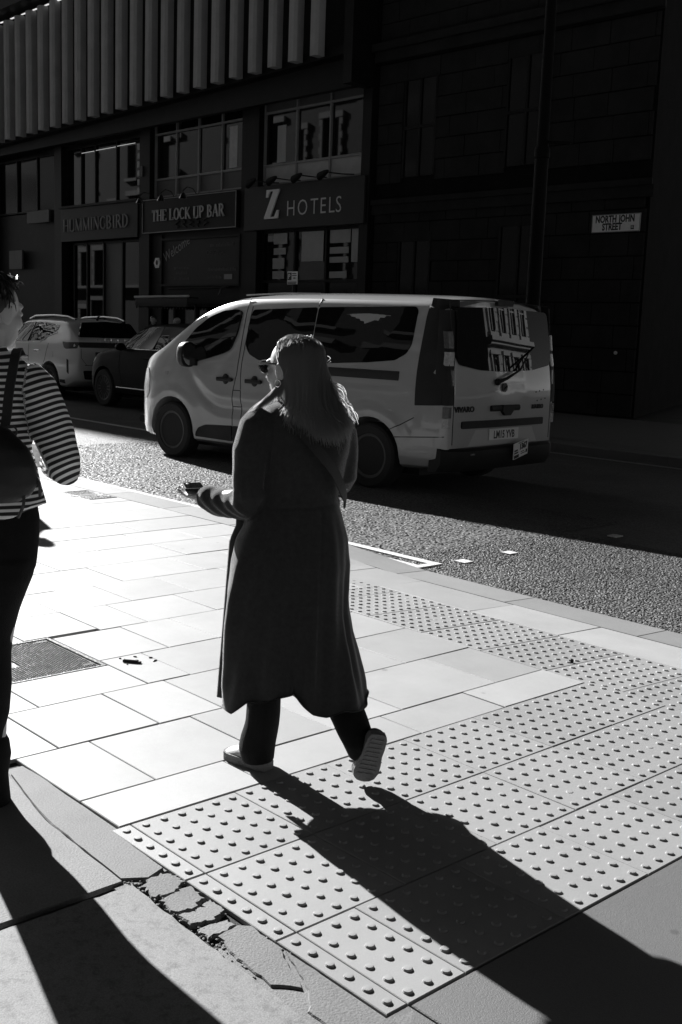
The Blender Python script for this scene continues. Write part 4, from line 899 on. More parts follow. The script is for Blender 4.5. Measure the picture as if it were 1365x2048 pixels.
    mb = MB(); mb.loft([[(x, sg*y, z) for x, y in ((.14, .966), (.03, .964), (-.002, .944), (-.010, .90), (-.006, .862), (.05, .86))] for z in (.90, 1.07, 1.25, 1.26, 1.42, 1.62, 1.80)]); mb.v = [(p[0]+V.lean(p[2]), p[1]-sg*max(0, (p[2]-1.2)*.19), p[2]) for p in mb.v]
    mb.build('lamp_housing', M_black, van, smooth=40)
    for z0, z1, m_ in ((.78, .885, M_redlamp), (.68, .775, M_lamp)):
        MB().loft([[(x, sg*y, z) for x, y in ((.05, .962), (.01, .958), (-.008, .94), (-.012, .90), (.03, .88))] for z in (z0, z1)]).build('lower_tail_lamp', m_, van, smooth=30)
    make_wheel(van, 4.07, sg*.865, .33, .335, .215, sg, 10, None, True); make_wheel(van, .95, sg*.865, .33, .335, .215, sg, 10, None, True)
V.top('windscreen', M_glass, van, [(3.42, .66), (3.42, -.66), (4.22, -.86), (4.30, -.5), (4.33, 0), (4.30, .5), (4.22, .86)])
rw = [(.935, 1.83), (-.50, 1.85), (-.70, 1.84), (-.80, 1.35), (-.765, 1.285), (-.50, 1.24), (-.05, 1.22), (.40, 1.23), (.83, 1.265), (.885, 1.32)]
rw = [(.80, 1.83), (0, 1.85), (-.78, 1.83), (-.825, 1.36), (-.79, 1.285), (-.45, 1.235), (0, 1.22), (.45, 1.235), (.79, 1.285), (.835, 1.36)]
V.rear('rear_window', M_rear_glass, van, rw, .004, .06)
V.rear('high_brake_lamp', M_black, van, [(.14, 1.925), (-.14, 1.925), (-.14, 1.868), (.14, 1.868)], .022, .02)
for pts in ([(.87, 1.88), (.865, 1.3), (.86, .52)], [(-.87, 1.88), (-.865, 1.3), (-.86, .52)], [(.84, 1.895), (0, 1.915), (-.84, 1.895)]):
    P = [];
    for (a, b), (c, d) in zip(pts[:-1], pts[1:]): P += [(a+(c-a)*k/8, b+(d-b)*k/8) for k in range(8)]
    MB().tube([V.rx(y, z, .0005) for y, z in P+[pts[-1]]], .005, 6).build('tailgate_gap', M_black, van)
V.rear('trim_strip', M_black, van, [(.74, .745), (-.70, .745), (-.70, .672), (.74, .672)], .02, .02)
V.rear('plate_recess', mat('van_recess', .42, .4), van, [(.73, .655), (-.70, .655), (-.69, .50), (.72, .50)], .002, .01)
hb_ = MB(); hb_.loft([[V.rx(y, .86+.03*math.sin(a), .012+.018*math.cos(a)) for a in [2*PI*k/8 for k in range(8)]] for y in (.28, .25, -.19, -.22)]); hb_.loft([[V.rx(y, z, d) for y, z in ((.10+0, .89), (.10, .83), (.05, .785), (-.04, .785), (-.09, .83), (-.09, .89))] for d in (-.01, .035)]); hb_.build('tailgate_handle', M_black, van, smooth=40)
plate(van, 'LM15 YVB', V.rx(.03, .60, .008), -PI/2, .52, .112, .108, mat('rear_plate', .66, .4, .1, 20), sx=.80)
tg = MB().box(-.13, .13, -.006, .004, -.085, .085).build('trade_card', mat('white_card', .75, .5), van); tg.location = V.rx(-.155, .445, .10); tg.rotation_euler = (R(8), R(-12), -PI/2)
text('1367', .085, M_ink, tg, (-.03, -.0075, .0), FACE, 'lettering', sx=.8, bold=.003)
for (a, b, c, d) in ((-.12, -.05, -.03, -.015), (-.12, -.06, -.005, .012), (-.12, -.035, -.078, -.045), (.0, .06, -.035, -.028), (.0, .08, -.055, -.048), (.09, .115, -.06, -.025), (-.05, .05, .07, .076)): box('card_print', M_ink, tg, a, b, -.0082, -.0062, c, d)
bm_ = MB(); prof = [(.05, .25), (-.045, .258), (-.095, .33), (-.10, .46), (-.075, .485), (.03, .49)]
def bump_pts(k):
    y = k; d = .16*max(0, (abs(y)-.72)/.26)**2
    return [(x+d, y, z) for x, z in prof]
bm_.loft([bump_pts(y) for y in (.965, .93, .86, .75, .4, 0, -.4, -.75, -.86, -.93, -.965)]); bm_.build('rear_bumper', M_black, van, smooth=35)
box('bumper_step_pad', M_chrome, van, -.103, -.09, .60, .68, .415, .435)
wp = [V.rx(.20, 1.115, .02), V.rx(.08, 1.155, .05), V.rx(-.18, 1.24, .045), V.rx(-.36, 1.40, .03)]
wm = MB(); wm.tube(wp, [.022, .016, .010, .006], 8); wm.tube([V.rx(-.02, 1.25, .018), V.rx(-.36, 1.40, .02), V.rx(-.50, 1.47, .018)], .006, 6); wm.ell(V.rx(.18, 1.12, .015), (.02, .05, .035), 10, 6); wm.build('rear_wiper', M_black, van, smooth=50)
MB().lathe([(.0, .0), (.045, 0), (.045, .012), (.036, .014), (.034, .006), (0, .006)], 20, 'X').build('round_badge', M_rim, van, smooth=40).location = Vector(V.rx(.055, 1.065, .016))
bd2 = MB().tube([(0, .03*math.cos(a), .03*math.sin(a)) for a in (2.6, 5.6)], .005, 6).build('badge_bar', M_chrome, van); bd2.location = Vector(V.rx(.055, 1.065, .02))
text('VIVARO', .075, M_black, van, V.rx(.855, .835, .008), (PI/2, 0, -PI/2-.045), 'model_lettering', sx=1.15, bold=.0025, ext=.003)
text('BiTURBO', .06, M_black, van, V.rx(-.47, .84, .010), (PI/2, 0, -PI/2+.04), 'model_lettering', sx=.95, bold=.002, ext=.003)
for yy, zz in ((-.62, 1.02), (-.70, 1.03), (-.55, 1.01), (-.66, .93), (-.74, .94), (-.58, .92)): MB().ell(V.rx(yy, zz, .004), (.002, .012, .009), 6, 4).build('letter_ghost', M_black, van)
gr = MB()
for z in (.72, .78, .84): gr.tube([(5.00+.02, .34, z), (5.06, 0, z), (5.02, -.34, z)], .014, 6)
gr.build('grille', M_black, van)
for z, y0 in ((.32, .45), ): MB().tube([(4.84, .80, .40), (4.98, .52, .36), (5.05, 0, .34), (4.98, -.52, .36), (4.84, -.80, .40)], [.05, .06, .06, .06, .05], 8).build('front_bumper_intake', M_black, van, smooth=50)
plate(van, 'LM15 YVB', (5.075, 0, .50), PI/2, .52, .112, .108)
for sg in (1, -1): MB().tube([(1.86, sg*(.78), 1.945), (2.4, sg*.79, 1.947), (3.0, sg*.785, 1.925)], .008, 6).build('roof_seam', M_van, van)

# --- dark parked car ahead of the van
suv = thing('parked_car', 'black parked car with bright bonnet edge in front of the silver van', 'car', (-15.35, 12.32, -.10), PI)
S_ = Car(4.82, [(0, .95), (.12, 1.2), (.5, 1.47), (1.1, 1.60), (2.0, 1.655), (2.6, 1.64), (2.9, 1.57), (3.2, 1.40), (3.5, 1.22), (3.66, 1.13), (4.1, 1.06), (4.5, .97), (4.70, .87), (4.82, .62)],
         [(0, .9), (.4, 1.14), (2, 1.14), (3.4, 1.09), (4.2, .98), (4.82, .6)], [(0, .82), (.1, .92), (.4, .965), (4.1, .965), (4.45, .93), (4.66, .82), (4.78, .66), (4.82, .5)], [(0, .34), (.6, .25), (4.3, .25), (4.82, .26)], .26, [(0, 0), (2, 0)], .05, .5)
S_.body('body', M_dark, suv, [(4.0, .36), (1.12, .36)], .42)
MB().box(.5, 4.4, -.7, .7, .18, .32).build('underbody', M_black, suv)
for sg in (1, -1):
    S_.side('door_window', M_glass, suv, [(3.42, 1.14), (3.15, 1.36), (2.9, 1.50), (2.62, 1.565), (2.22, 1.575), (2.22, 1.165)], sg, .004, .03)
    S_.side('door_window', M_glass, suv, [(2.19, 1.165), (2.19, 1.575), (1.5, 1.55), (.95, 1.44), (.75, 1.26), (.9, 1.18)], sg, .004, .03)
    MB().tube([(x, sg*(S_.side_y(x, z)+.006), z) for x, z in ((3.5, 1.125), (3.0, 1.14), (2.2, 1.148), (1.4, 1.155), (.85, 1.165))], .012, 6).build('window_trim', M_chrome, suv)
    MB().tube([(x, sg*(S_.side_y(x, z)+.006), z) for x, z in ((3.5, .40), (2.2, .40), (1.6, .41))], .014, 6).build('sill_trim', M_chrome, suv)
    S_.side('headlamp', M_lamp, suv, [(4.28, .955), (4.55, .90), (4.68, .82), (4.60, .77), (4.40, .84)], sg, .006, .03)
    MB().tube([(x, sg*(S_.side_y(x, z)-.01), z) for x, z in ((3.6, 1.09), (4.0, 1.02), (4.4, .955))], .012, 6).build('bonnet_gap', M_black, suv)
    for pts in ([(3.4, 1.1), (3.42, .8), (3.3, .3)], [(2.21, 1.15), (2.2, .5), (2.2, .3)]): S_.seam(suv, pts, sg)
    mi = MB(); mi.loft([[(3.25+u, sg*(1.04+.10*rr*math.cos(a)), 1.17+.075*rr*math.sin(a)) for a in [2*PI*k/14 for k in range(14)]] for u, rr in ((-.06, .85), (-.04, 1), (.04, .9), (.10, .4))]); mi.box(3.2, 3.27, sg*.92, sg*1.0, 1.12, 1.15); mi.build('wing_mirror', M_dark, suv, smooth=50)
    for hx in (2.45, 1.45): MB().loft([[(hx+u, sg*(S_.side_y(hx, .98)+.006+.01*math.cos(a)), .98+.016*math.sin(a)) for a in [2*PI*k/8 for k in range(8)]] for u in (-.11, -.09, .09, .11)]).build('door_handle', M_dark, suv, smooth=50)
    make_wheel(suv, 4.0, sg*.845, .36, .365, .24, sg, 8); make_wheel(suv, 1.12, sg*.845, .36, .365, .24, sg, 8)
S_.top('windscreen', M_glass, suv, [(2.78, .55), (2.78, -.55), (3.5, -.72), (3.62, 0), (3.5, .72)])
S_.rear('rear_window', M_glass, suv, [(.6, 1.18), (-.6, 1.18), (-.66, 1.0), (.66, 1.0)], .004, .03)

# --- white parked car, tail towards the camera
chy = thing('parked_car', 'white parked car seen from behind with a black rear window and full-width dark lamp bar', 'car', (-20.62, 12.33, -.10), PI)
H_ = Car(4.5, [(0, 1.26), (.06, 1.36), (.22, 1.52), (.42, 1.63), (.9, 1.675), (1.8, 1.69), (2.4, 1.66), (2.8, 1.55), (3.2, 1.33), (3.42, 1.18), (3.9, 1.08), (4.25, .98), (4.42, .86), (4.5, .6)],
         [(0, 1.2), (.9, 1.17), (2.5, 1.12), (3.4, 1.06), (4.0, .98), (4.5, .6)], [(0, .80), (.06, .87), (.2, .915), (.6, .93), (3.8, .93), (4.2, .88), (4.38, .76), (4.5, .52)], [(0, .40), (.4, .26), (4.1, .24), (4.5, .28)], .23, [(0, .06), (.6, .0), (1.0, 0), (1.25, .06), (1.6, .34), (1.8, .4)], .045, .5)
H_.body('body', M_white, chy, [(1.0, .36), (3.62, .36)], .42)
MB().box(.4, 4.2, -.7, .7, .18, .32).build('underbody', M_black, chy)
for sg in (1, -1):
    H_.side('door_window', M_glass, chy, [(3.2, 1.16), (2.9, 1.38), (2.6, 1.52), (2.25, 1.575), (1.95, 1.58), (1.95, 1.17)], sg, .004, .03)
    H_.side('door_window', M_glass, chy, [(1.92, 1.175), (1.92, 1.58), (1.3, 1.57), (.85, 1.52), (.86, 1.40), (1.12, 1.32), (1.25, 1.20)], sg, .004, .03)
    MB().tube([(x, sg*(H_.side_y(x, z)+.005), z) for x, z in ((3.3, 1.12), (2.4, 1.14), (1.4, 1.17), (1.15, 1.29), (.82, 1.37))], .010, 6).build('window_trim', M_chrome, chy)
    MB().tube([(x, sg*(.58 if i in (0, 4) else .60), z) for i, (x, z) in enumerate(((2.5, 1.645), (2.2, 1.71), (1.4, 1.735), (.8, 1.715), (.5, 1.655)))], .02, 8).build('roof_rail', M_chrome, chy, smooth=50)
    H_.side('tail_lamp', M_redlamp, chy, [(.02, 1.20), (.30, 1.19), (.46, 1.20), (.38, 1.08), (.30, 1.055), (.02, 1.07)], sg, .006, .02)
    H_.side('bumper_vent', M_black, chy, [(.20, .83), (.27, .86), (.27, .58), (.20, .54)], sg, .004, .02)
    H_.side('arch_cladding', M_black, chy, [(.35, .42), (.56, .42), (.56, .36), (.35, .34)], sg, .006, .01)
    for hx in (1.55, 2.4): MB().loft([[(hx+u, sg*(H_.side_y(hx, .98)+.006+.01*math.cos(a)), .98+.016*math.sin(a)) for a in [2*PI*k/8 for k in range(8)]] for u in (-.11, -.09, .09, .11)]).build('door_handle', M_chrome, chy, smooth=50)
    H_.side('fuel_flap', M_white, chy, [(1.0, .98), (.84, .98), (.84, .86), (1.0, .86)], sg, .004, .03) if sg > 0 else None
    for pts in ([(1.93, 1.16), (1.93, .5), (1.9, .3)], [(1.05, 1.15), (1.2, .8), (1.42, .5)]): H_.seam(chy, pts, sg)
    make_wheel(chy, 1.0, sg*.815, .36, .36, .23, sg, 5); make_wheel(chy, 3.62, sg*.815, .36, .36, .23, sg, 5)
H_.rear('rear_window', M_glass, chy, [(.58, 1.60), (0, 1.63), (-.58, 1.60), (-.74, 1.30), (.74, 1.30)], .005, .04)
H_.rear('lamp_bar', M_redlamp, chy, [(.79, 1.20), (-.79, 1.20), (-.77, 1.09), (.77, 1.09)], .008, .02)
H_.rear('lower_valance', M_black, chy, [(.7, .62), (-.7, .62), (-.66, .44), (.66, .44)], .01, .03)
H_.rear('bumper_crease', M_black, chy, [(.66, .735), (-.66, .735), (-.66, .725), (.66, .725)], .002, 0)
tr = MB().tube([H_.rx(.74, 1.06, .0), H_.rx(.74, .88, .0), H_.rx(.62, .73, .0)], .004, 6).build('tailgate_gap', M_black, chy)
plate(chy, 'SD7', H_.rx(.16, .94, .012), -PI/2, .5, .125, .105, mat('dark_plate', .09, .4), sx=.85, ink=M_letter_dim).location.y += .02
for i, c in enumerate('CHERY'): text(c, .055, M_chrome, chy, H_.rx(.36-i*.16, 1.235, .01), (PI/2, 0, -PI/2), 'boot_lettering', ext=.003)
text('TIGGO', .045, M_chrome, chy, H_.rx(.70, 1.02, .006), (PI/2, 0, -PI/2), 'boot_lettering', ext=.003) if False else None
sf = MB().tube([(.55, .05, 1.66), (.48, .05, 1.74), (.42, .05, 1.75)], [.03, .02, .006], 8).build('roof_aerial', M_black, chy)
H_.top('windscreen', M_glass, chy, [(2.62, .55), (2.62, -.55), (3.25, -.72), (3.38, 0), (3.25, .72)])
# ------------------------------------------------------------------ people
def frame(origin, x, z):
    x = Vector(x).normalized(); z = Vector(z); z = (z-x*z.dot(x)).normalized(); y = z.cross(x)
    return Matrix.Translation(Vector(origin)) @ Matrix((x, y, z)).transposed().to_4x4()
class TMB(MB):
    """MB whose shapes pass through a transform"""
    def __init__(s): super().__init__(); s.M = None
    def add(s, vs, fs): return super().add([s.M @ Vector(p) for p in vs] if s.M is not None else vs, fs)
def head_parts(t, M, neck=True, ears=(1, -1)):
    t.M = M
    t.ell((-.012, 0, .024), (.096, .075, .080), 24, 16); t.ell((.030, 0, -.035), (.062, .058, .075), 20, 14); t.ell((.034, 0, -.074), (.050, .050, .040), 18, 12)
    t.ell((.071, 0, -.099), (.020, .023, .017), 14, 10); t.ell((.078, 0, .020), (.017, .050, .015), 14, 8)
    for s in (1, -1):
        t.ell((.056, s*.034, -.030), (.030, .025, .028), 14, 10); t.ell((.096, s*.010, -.042), (.012, .009, .009), 10, 8)
        if s in ears: t.ell((-.006, s*.077, -.012), (.019, .008, .033), 12, 10, Matrix.Rotation(s*.35, 3, 'Z'))
        t.ell((.074, s*.031, -.002), (.012, .016, .012), 10, 8)
    t.tube([(.084, 0, .014), (.097, 0, -.012), (.110, 0, -.035), (.098, 0, -.046)], [.009, .011, .0125, .008], 10)
    t.ell((.087, 0, -.061), (.012, .022, .0065), 12, 8); t.ell((.086, 0, -.073), (.0115, .020, .0075), 12, 8)
    if neck: t.tube([(-.012, 0, -.05), (-.026, 0, -.12), (-.04, 0, -.21)], [.055, .052, .062], 16)
    t.M = None
def hand_parts(t, M, curl=(.35, .4, .45, .5), thumb=.3, side=1):
    """x to the fingers, z out of the back of the hand, thumb on +y*side"""
    t.M = M
    t.loft([[(x, w*math.cos(a)+o, h*math.sin(a)) for a in [2*PI*k/14 for k in range(14)]] for x, w, h, o in ((-.03, .024, .020, 0), (0, .028, .019, 0), (.03, .037, .017, 0), (.065, .041, .014, 0), (.088, .040, .011, 0))])
    for (y, L, r), c in zip(((.029, .070, .0088), (.010, .080, .0090), (-.010, .074, .0086), (-.029, .058, .0078)), curl):
        p = Vector((.080, y*side, 0)); pts = [p-Vector((.02, 0, 0)), p.copy()]; a = 0
        for k, f in enumerate((.45, .32, .23)): a += c*(.8, 1.1, .8)[k]; p = p+Vector((math.cos(a), 0, -math.sin(a)))*L*f; pts.append(p.copy())
        t.tube(pts, [r, r*1.05, r, r*.92, r*.72], 9); t.ell(pts[-1], (r*.72,)*3, 8, 6)
    p = Vector((.012, .026*side, -.004)); d1 = Vector((.66, .62*side, -.30*thumb/.3)).normalized(); d2 = Vector((.92, .15*side, -.5*thumb/.3)).normalized()
    pts = [p, p+d1*.036, p+d1*.036+d2*.030, p+d1*.036+d2*.052]; t.tube(pts, [.013, .0115, .0100, .0075], 9); t.ell(pts[-1], (.0075,)*3, 8, 6)
    t.M = None
def ellring(z, uL, uR, vc, b, n=40, zf=None, sq=1.):
    out = []
    for k in range(n):
        a = 2*PI*k/n; c, s = math.cos(a), math.sin(a)
        c2 = math.copysign(abs(c)**sq, c); s2 = math.copysign(abs(s)**sq, s)
        u = (uL+uR)/2+(uR-uL)/2*c2; out.append((u, vc+b*s2, zf(u, s) if zf else z))
    return out
def smooth_noise(P, scale, seed):
    rg = np.random.default_rng(seed); out = np.zeros(len(P))
    for k in range(9):
        d = rg.normal(size=3); d /= np.linalg.norm(d); out += np.sin((P @ d)*scale*rg.uniform(.6, 1.5)+rg.uniform(0, 6.28))
    return out/4.5
def shoe(parent, M, L, m_up, m_sole, name='shoe', tall=.0):
    st = [(0, .0, .03), (.02, .024, .050), (.10, .031, .072), (.30, .034, .080+tall), (.45, .034, .078), (.62, .040, .060), (.80, .042, .046), (.92, .034, .036), (.98, .020, .026), (1.0, .004, .02)]
    t = TMB(); t.M = M
    t.loft([[(x*L, w*math.cos(a)*.97, .022+max(0, math.sin(a))*(h-.022)) for a in [2*PI*k/18 for k in range(18)]] for x, w, h in st])
    u = t.build(name, m_up, parent, smooth=60)
    t = TMB(); t.M = M; out = [(x*L, w+.003) for x, w, h in st]; poly = out+[(x, -y) for x, y in out[::-1]]
    for z0, z1, g in ((0, .007, .001), (.0075, .0145, .003), (.015, .0225, .0015), (.0228, .029, .0035)): t.loft([[(x+(.5*L-x)*-.0, y*(1+g*8), z) for x, y in poly] for z in (z0, z1)])
    for k in range(9): x = L*(.1+.09*k); w = float(np.interp(x/L, [s[0] for s in st], [s[1] for s in st]))*.75; t.box(x, x+.008, -w, w, -.0025, .001)
    t.build('sole', m_sole, u, smooth=30); return u
def bez(P, n):
    P = [Vector(p) for p in P]; out = []
    for i in range(n):
        t = i/(n-1)*(len(P)-1); k = min(int(t), len(P)-2); f = t-k; a, b, c, d = P[max(k-1, 0)], P[k], P[k+1], P[min(k+2, len(P)-1)]
        out.append(.5*((2*b)+(c-a)*f+(2*a-5*b+4*c-d)*f*f+(3*b-a-3*c+d)*f**3))
    return out
SRG = random.Random(99)
def strand(mb, pts, r, ctr=None):
    n = len(pts); w = Vector((SRG.gauss(0, 1), SRG.gauss(0, 1), SRG.gauss(0, .4))); vs = []
    for i, p in enumerate(pts):
        p = Vector(p); t = (Vector(pts[min(i+1, n-1)])-Vector(pts[max(i-1, 0)])).normalized(); s = (t.cross((p-ctr).normalized()+w*.05).normalized() if ctr else (w-t*w.dot(t)).normalized())*r*1.5*(1-.8*max(0, (i/(n-1)-.45)*1.8)**2); vs += [p-s, p+s]
    mb.add(vs, [(2*i, 2*i+1, 2*i+3, 2*i+2) for i in range(n-1)])

# --- woman in the long coat
w = thing('person', 'woman in a long dark coat striding away with sunglasses and phone in hand', 'person', (-2.80, 2.42, 0), YAW)
HK = .965; fdir = Vector((-.80, .60, -.03))
HM = frame((-.060, .025, 1.398), fdir, (0.02, 0, 1)) @ Matrix.Scale(HK, 4)
WR = Vector((-.358, .145, .937)); hx = Vector((-.72, .68, .06))
t = TMB(); head_parts(t, HM, ears=(1,))
for r in ((1.26, -.13, .10, .03, .07), (1.15, -.14, .11, .03, .09), (.95, -.13, .09, .03, .09), (.80, -.16, .12, .03, .10), (.70, -.14, .10, .03, .09)): pass
t.loft([ellring(*r, 24) for r in ((.68, -.14, .11, .03, .08), (.80, -.17, .125, .03, .10), (.95, -.13, .085, .03, .085), (1.12, -.145, .11, .03, .09), (1.22, -.15, .10, .03, .07), (1.27, -.08, .06, .03, .05))])
t.tube([(-.14, .02, 1.21), (-.185, -.02, .96), tuple(WR), tuple(WR+hx*.02)], [.045, .042, .026, .024], 12); t.tube([(.09, .07, 1.2), (.11, .11, 1.01), (.03, .27, 1.0)], [.045, .04, .025], 12)
t.tube([(-.09, .04, .72), (-.13, .045, .40), (-.125, .03, .08)], [.075, .055, .038], 14); t.tube([(.03, .02, .72), (.10, .0, .45), (.165, -.03, .2), (.212, -.035, .12)], [.06, .042, .032, .03], 14)
hand_parts(t, frame(WR, hx, (.30, .05, -1)) @ Matrix.Scale(.90, 4), (.14, .12, .14, .18), -.25, 1)
hand_parts(t, frame((.03, .27, 1.0), (-.5, .8, -.1), (-.7, -.2, .6)) @ Matrix.Scale(.88, 4), (.5, .55, .6, .6), .3, -1)
wb = link('body', fuse('body', t, .0042, 3, .5, M_skin), w)
# coat
HEM = [(-.30, .233), (-.269, .233), (-.228, .231), (-.176, .245), (-.099, .263), (-.021, .284), (.014, .246), (.050, .218), (.093, .209), (.154, .225), (.227, .252), (.26, .26)]
HEM = [(u, 1.527-(1.527-z)*(1-(.145 if abs(u+.02) < .2 else .05)/3.75)-.004) for u, z in HEM]
hemz = lambda u, s: float(np.interp(u, [h[0] for h in HEM], [h[1] for h in HEM]))*(1 if s < 0 else .0)+(.285 if s >= 0 else 0)
PV = lambda u, v, z: (u*(1+v/3.75), v, 1.527-(1.527-z)*(1+v/3.75))
t = TMB(); n = 64
rr = [(1.325, -.070, .052, .03, .050), (1.295, -.085, .068, .03, .062), (1.272, -.135, .100, .03, .074), (1.238, -.178, .122, .03, .088), (1.19, -.188, .138, .03, .104), (1.12, -.178, .134, .03, .116), (1.05, -.168, .120, .03, .117), (.97, -.166, .106, .03, .116), (.90, -.197, .129, .03, .128), (.82, -.236, .147, .03, .140),
      (.745, -.250, .155, .03, .148), (.64, -.258, .151, .03, .156), (.57, -.262, .155, .03, .16), (.50, -.265, .166, .03, .165), (.42, -.268, .186, .03, .17), (.35, -.270, .203, .03, .18)]
t.loft([ellring(*r, n, None, 1. if r[0] > .92 else .72+.28*max(0, (r[0]-.7)/.22)) for r in rr]+[ellring(.25, -.272, .228, .02, .185, n, None, .72), ellring(.15, -.273, .234, .02, .185, n, None, .72)])
t.tube([PV(*q) for q in ((-.135, .03, 1.225), (-.165, .01, 1.19), (-.186, -.012, 1.12), (-.190, -.02, 1.04), (-.188, -.022, .975), (-.198, -.012, .945), (-.238, .035, .936), (-.265, .065, .940), (-.290, .09, .942), (-.312, .11, .946), (-.333, .13, .952), (-.350, .147, .957))], [.070, .072, .066, .062, .061, .057, .052, .0495, .048, .0465, .045, .040], 20)
t.tube([(.07, .06, 1.215), (.095, .08, 1.17), (.112, .095, 1.09), (.116, .10, 1.03), (.108, .115, 1.015), (.07, .19, 1.01), (.035, .26, 1.01)], [.066, .066, .060, .054, .052, .046, .040], 18)
me = fuse('coat', t, .0062, 7, .5, M_coat)
C = coords(me); N = normals(me); th = np.arctan2(C[:, 1]-.03, C[:, 0]); low = np.clip((.95-C[:, 2])/.6, 0, 1)
skirt = (C[:, 2] < .93) & (C[:, 0] > -.29) & (np.hypot(C[:, 0]+.02, C[:, 1]-.03) < .32)
d = np.where(skirt, low*np.clip((C[:, 2]-.2)/.12, .25, 1)*(.0075*np.sin(th*9+C[:, 2]*3)+.006*np.sin(th*17+1.3-C[:, 2]*5)), 0)
d += .0055*smooth_noise(C*np.array([1.2, 1, .32]), 34, 31)*np.clip((1.0-C[:, 2])*6, .4, 1)+.0045*smooth_noise(C*np.array([1, 1, .8]), 26, 3)+.0018*smooth_noise(C, 60, 4)
# sleeve creases near the elbow and cuff
ua, ub = np.array([-.19, -.02, .945]), np.array([-.362, .147, .935]); ax = (ub-ua)/np.linalg.norm(ub-ua); s_ = (C-ua) @ ax; rad = np.linalg.norm(C-ua-s_[:, None]*ax, axis=1)
fm_ = (s_ > -.02) & (s_ < .23) & (rad < .075) & (C[:, 0] < -.2)
d += np.where(fm_, .0019*np.sin(s_*80+5*np.sin(C[:, 2]*30+1)+C[:, 1]*30), 0)
ve = np.exp(-((C[:, 0]+.018+.06*(C[:, 2]-.28))/.008)**2)*(C[:, 2] < .55)*(C[:, 1] < .03)*np.clip((.55-C[:, 2])/.2, 0, 1); d -= .012*ve                      # back vent
d -= .0026*np.exp(-((C[:, 2]-.945-.08*(C[:, 0]+.03))/.006)**2)*(C[:, 1] < .05)*(C[:, 0] > -.15)                                                                # waist seam
d -= .004*np.exp(-((C[:, 0]-.055)/.005)**2)*(C[:, 2] < .93)*(C[:, 1] < 0)
sm_ = np.exp(-((C[:, 0]+.118+.10*(1.2-C[:, 2]))/.006)**2)*(C[:, 2] > 1.0)*(C[:, 1] < .05)*(C[:, 2] < 1.25); d -= .004*sm_                                         # sleeve seam
C = C+N*d[:, None]; wn_ = np.clip((.055-C[:, 1])/.09, 0, 1); hq = np.array([hemz(p[0], -1) for p in C])*wn_+.285*(1-wn_); lo = C[:, 2] < hq; C[lo, 2] = hq[lo]; set_coords(me, C); smooth_by_angle(me, 50); coat = link('coat', me, w)
# open front edge of the coat, facing and belt end on her left front
lp_ = MB(); lp_.loft([[(-.215+a-.0*z, .02+b, z) for a, b in ((0, 0), (-.022, .010), (-.026, .022), (.004, .02))] for z in (.90, .86)]+[[(-.235-.035*f+a, .015+.02*f+b, .86-.55*f) for a, b in ((0, 0), (-.020, .010), (-.024, .022), (.004, .02))] for f in (.1, .3, .5, .7, .9, 1.12)])
lp_.build('coat_front_edge', M_coat, w, smooth=50)
# trousers
t = TMB()
t.loft([ellring(*r, 28) for r in ((.62, -.175, -.015, .04, .085), (.42, -.185, -.05, .045, .075), (.26, -.187, -.068, .045, .066), (.168, -.196, -.076, .04, .066), (.118, -.209, -.079, .04, .070), (.07, -.214, -.082, .035, .072), (.026, -.203, -.085, .03, .068))])
t.loft([ellring(*r, 28) for r in ((.62, -.01, .115, .02, .075), (.42, .03, .165, .01, .068), (.28, .08, .210, -.010, .060), (.22, .098, .236, -.035, .062), (.18, .122, .250, -.055, .060), (.14, .148, .262, -.07, .056), (.085, .172, .260, -.07, .045))])
me = fuse('trousers', t, .006, 5, .5, M_trouser); C = coords(me); N = normals(me); set_coords(me, C+N*(.005*smooth_noise(C*np.array([1, 1, .5]), 45, 9))[:, None]); link('trousers', me, w)
shoe(w, frame((-.104, .0, 0), (-.77, .64, 0), (0, 0, 1)), .205, M_shoe_white, M_sole)
shoe(w, frame((.272, -.125, .192), (-.26, .12, -.92), (-.20, .93, .20)), .185, M_leather, M_sole)
# hair
t = TMB(); t.M = HM
t.ell((-.026, 0, .028), (.092, .081, .086), 24, 16); t.ell((-.055, 0, -.03), (.060, .072, .072), 20, 14); t.M = None
t.loft([ellring(*r, 24) for r in ((1.40, -.055, .050, -.0, .056), (1.34, -.06, .066, -.012, .048), (1.29, -.068, .094, -.018, .044), (1.25, -.065, .112, -.024, .040), (1.225, -.04, .10, -.03, .028))])
me = fuse('hair', t, .006, 5, .5, M_hair); C = coords(me); N = normals(me)
set_coords(me, C+N*(.0035*np.sin(C[:, 0]*260+np.sin(C[:, 2]*14)*2)*np.clip((1.42-C[:, 2])*8, 0, 1))[:, None]); hair = link('hair', me, w)
mb = MB(); rg = random.Random(5)
def skull(phi, el, k=1.): return HM @ Vector((-.020+.094*k*math.cos(el)*math.cos(phi), .082*k*math.cos(el)*math.sin(phi), .026+.086*k*math.sin(el)))
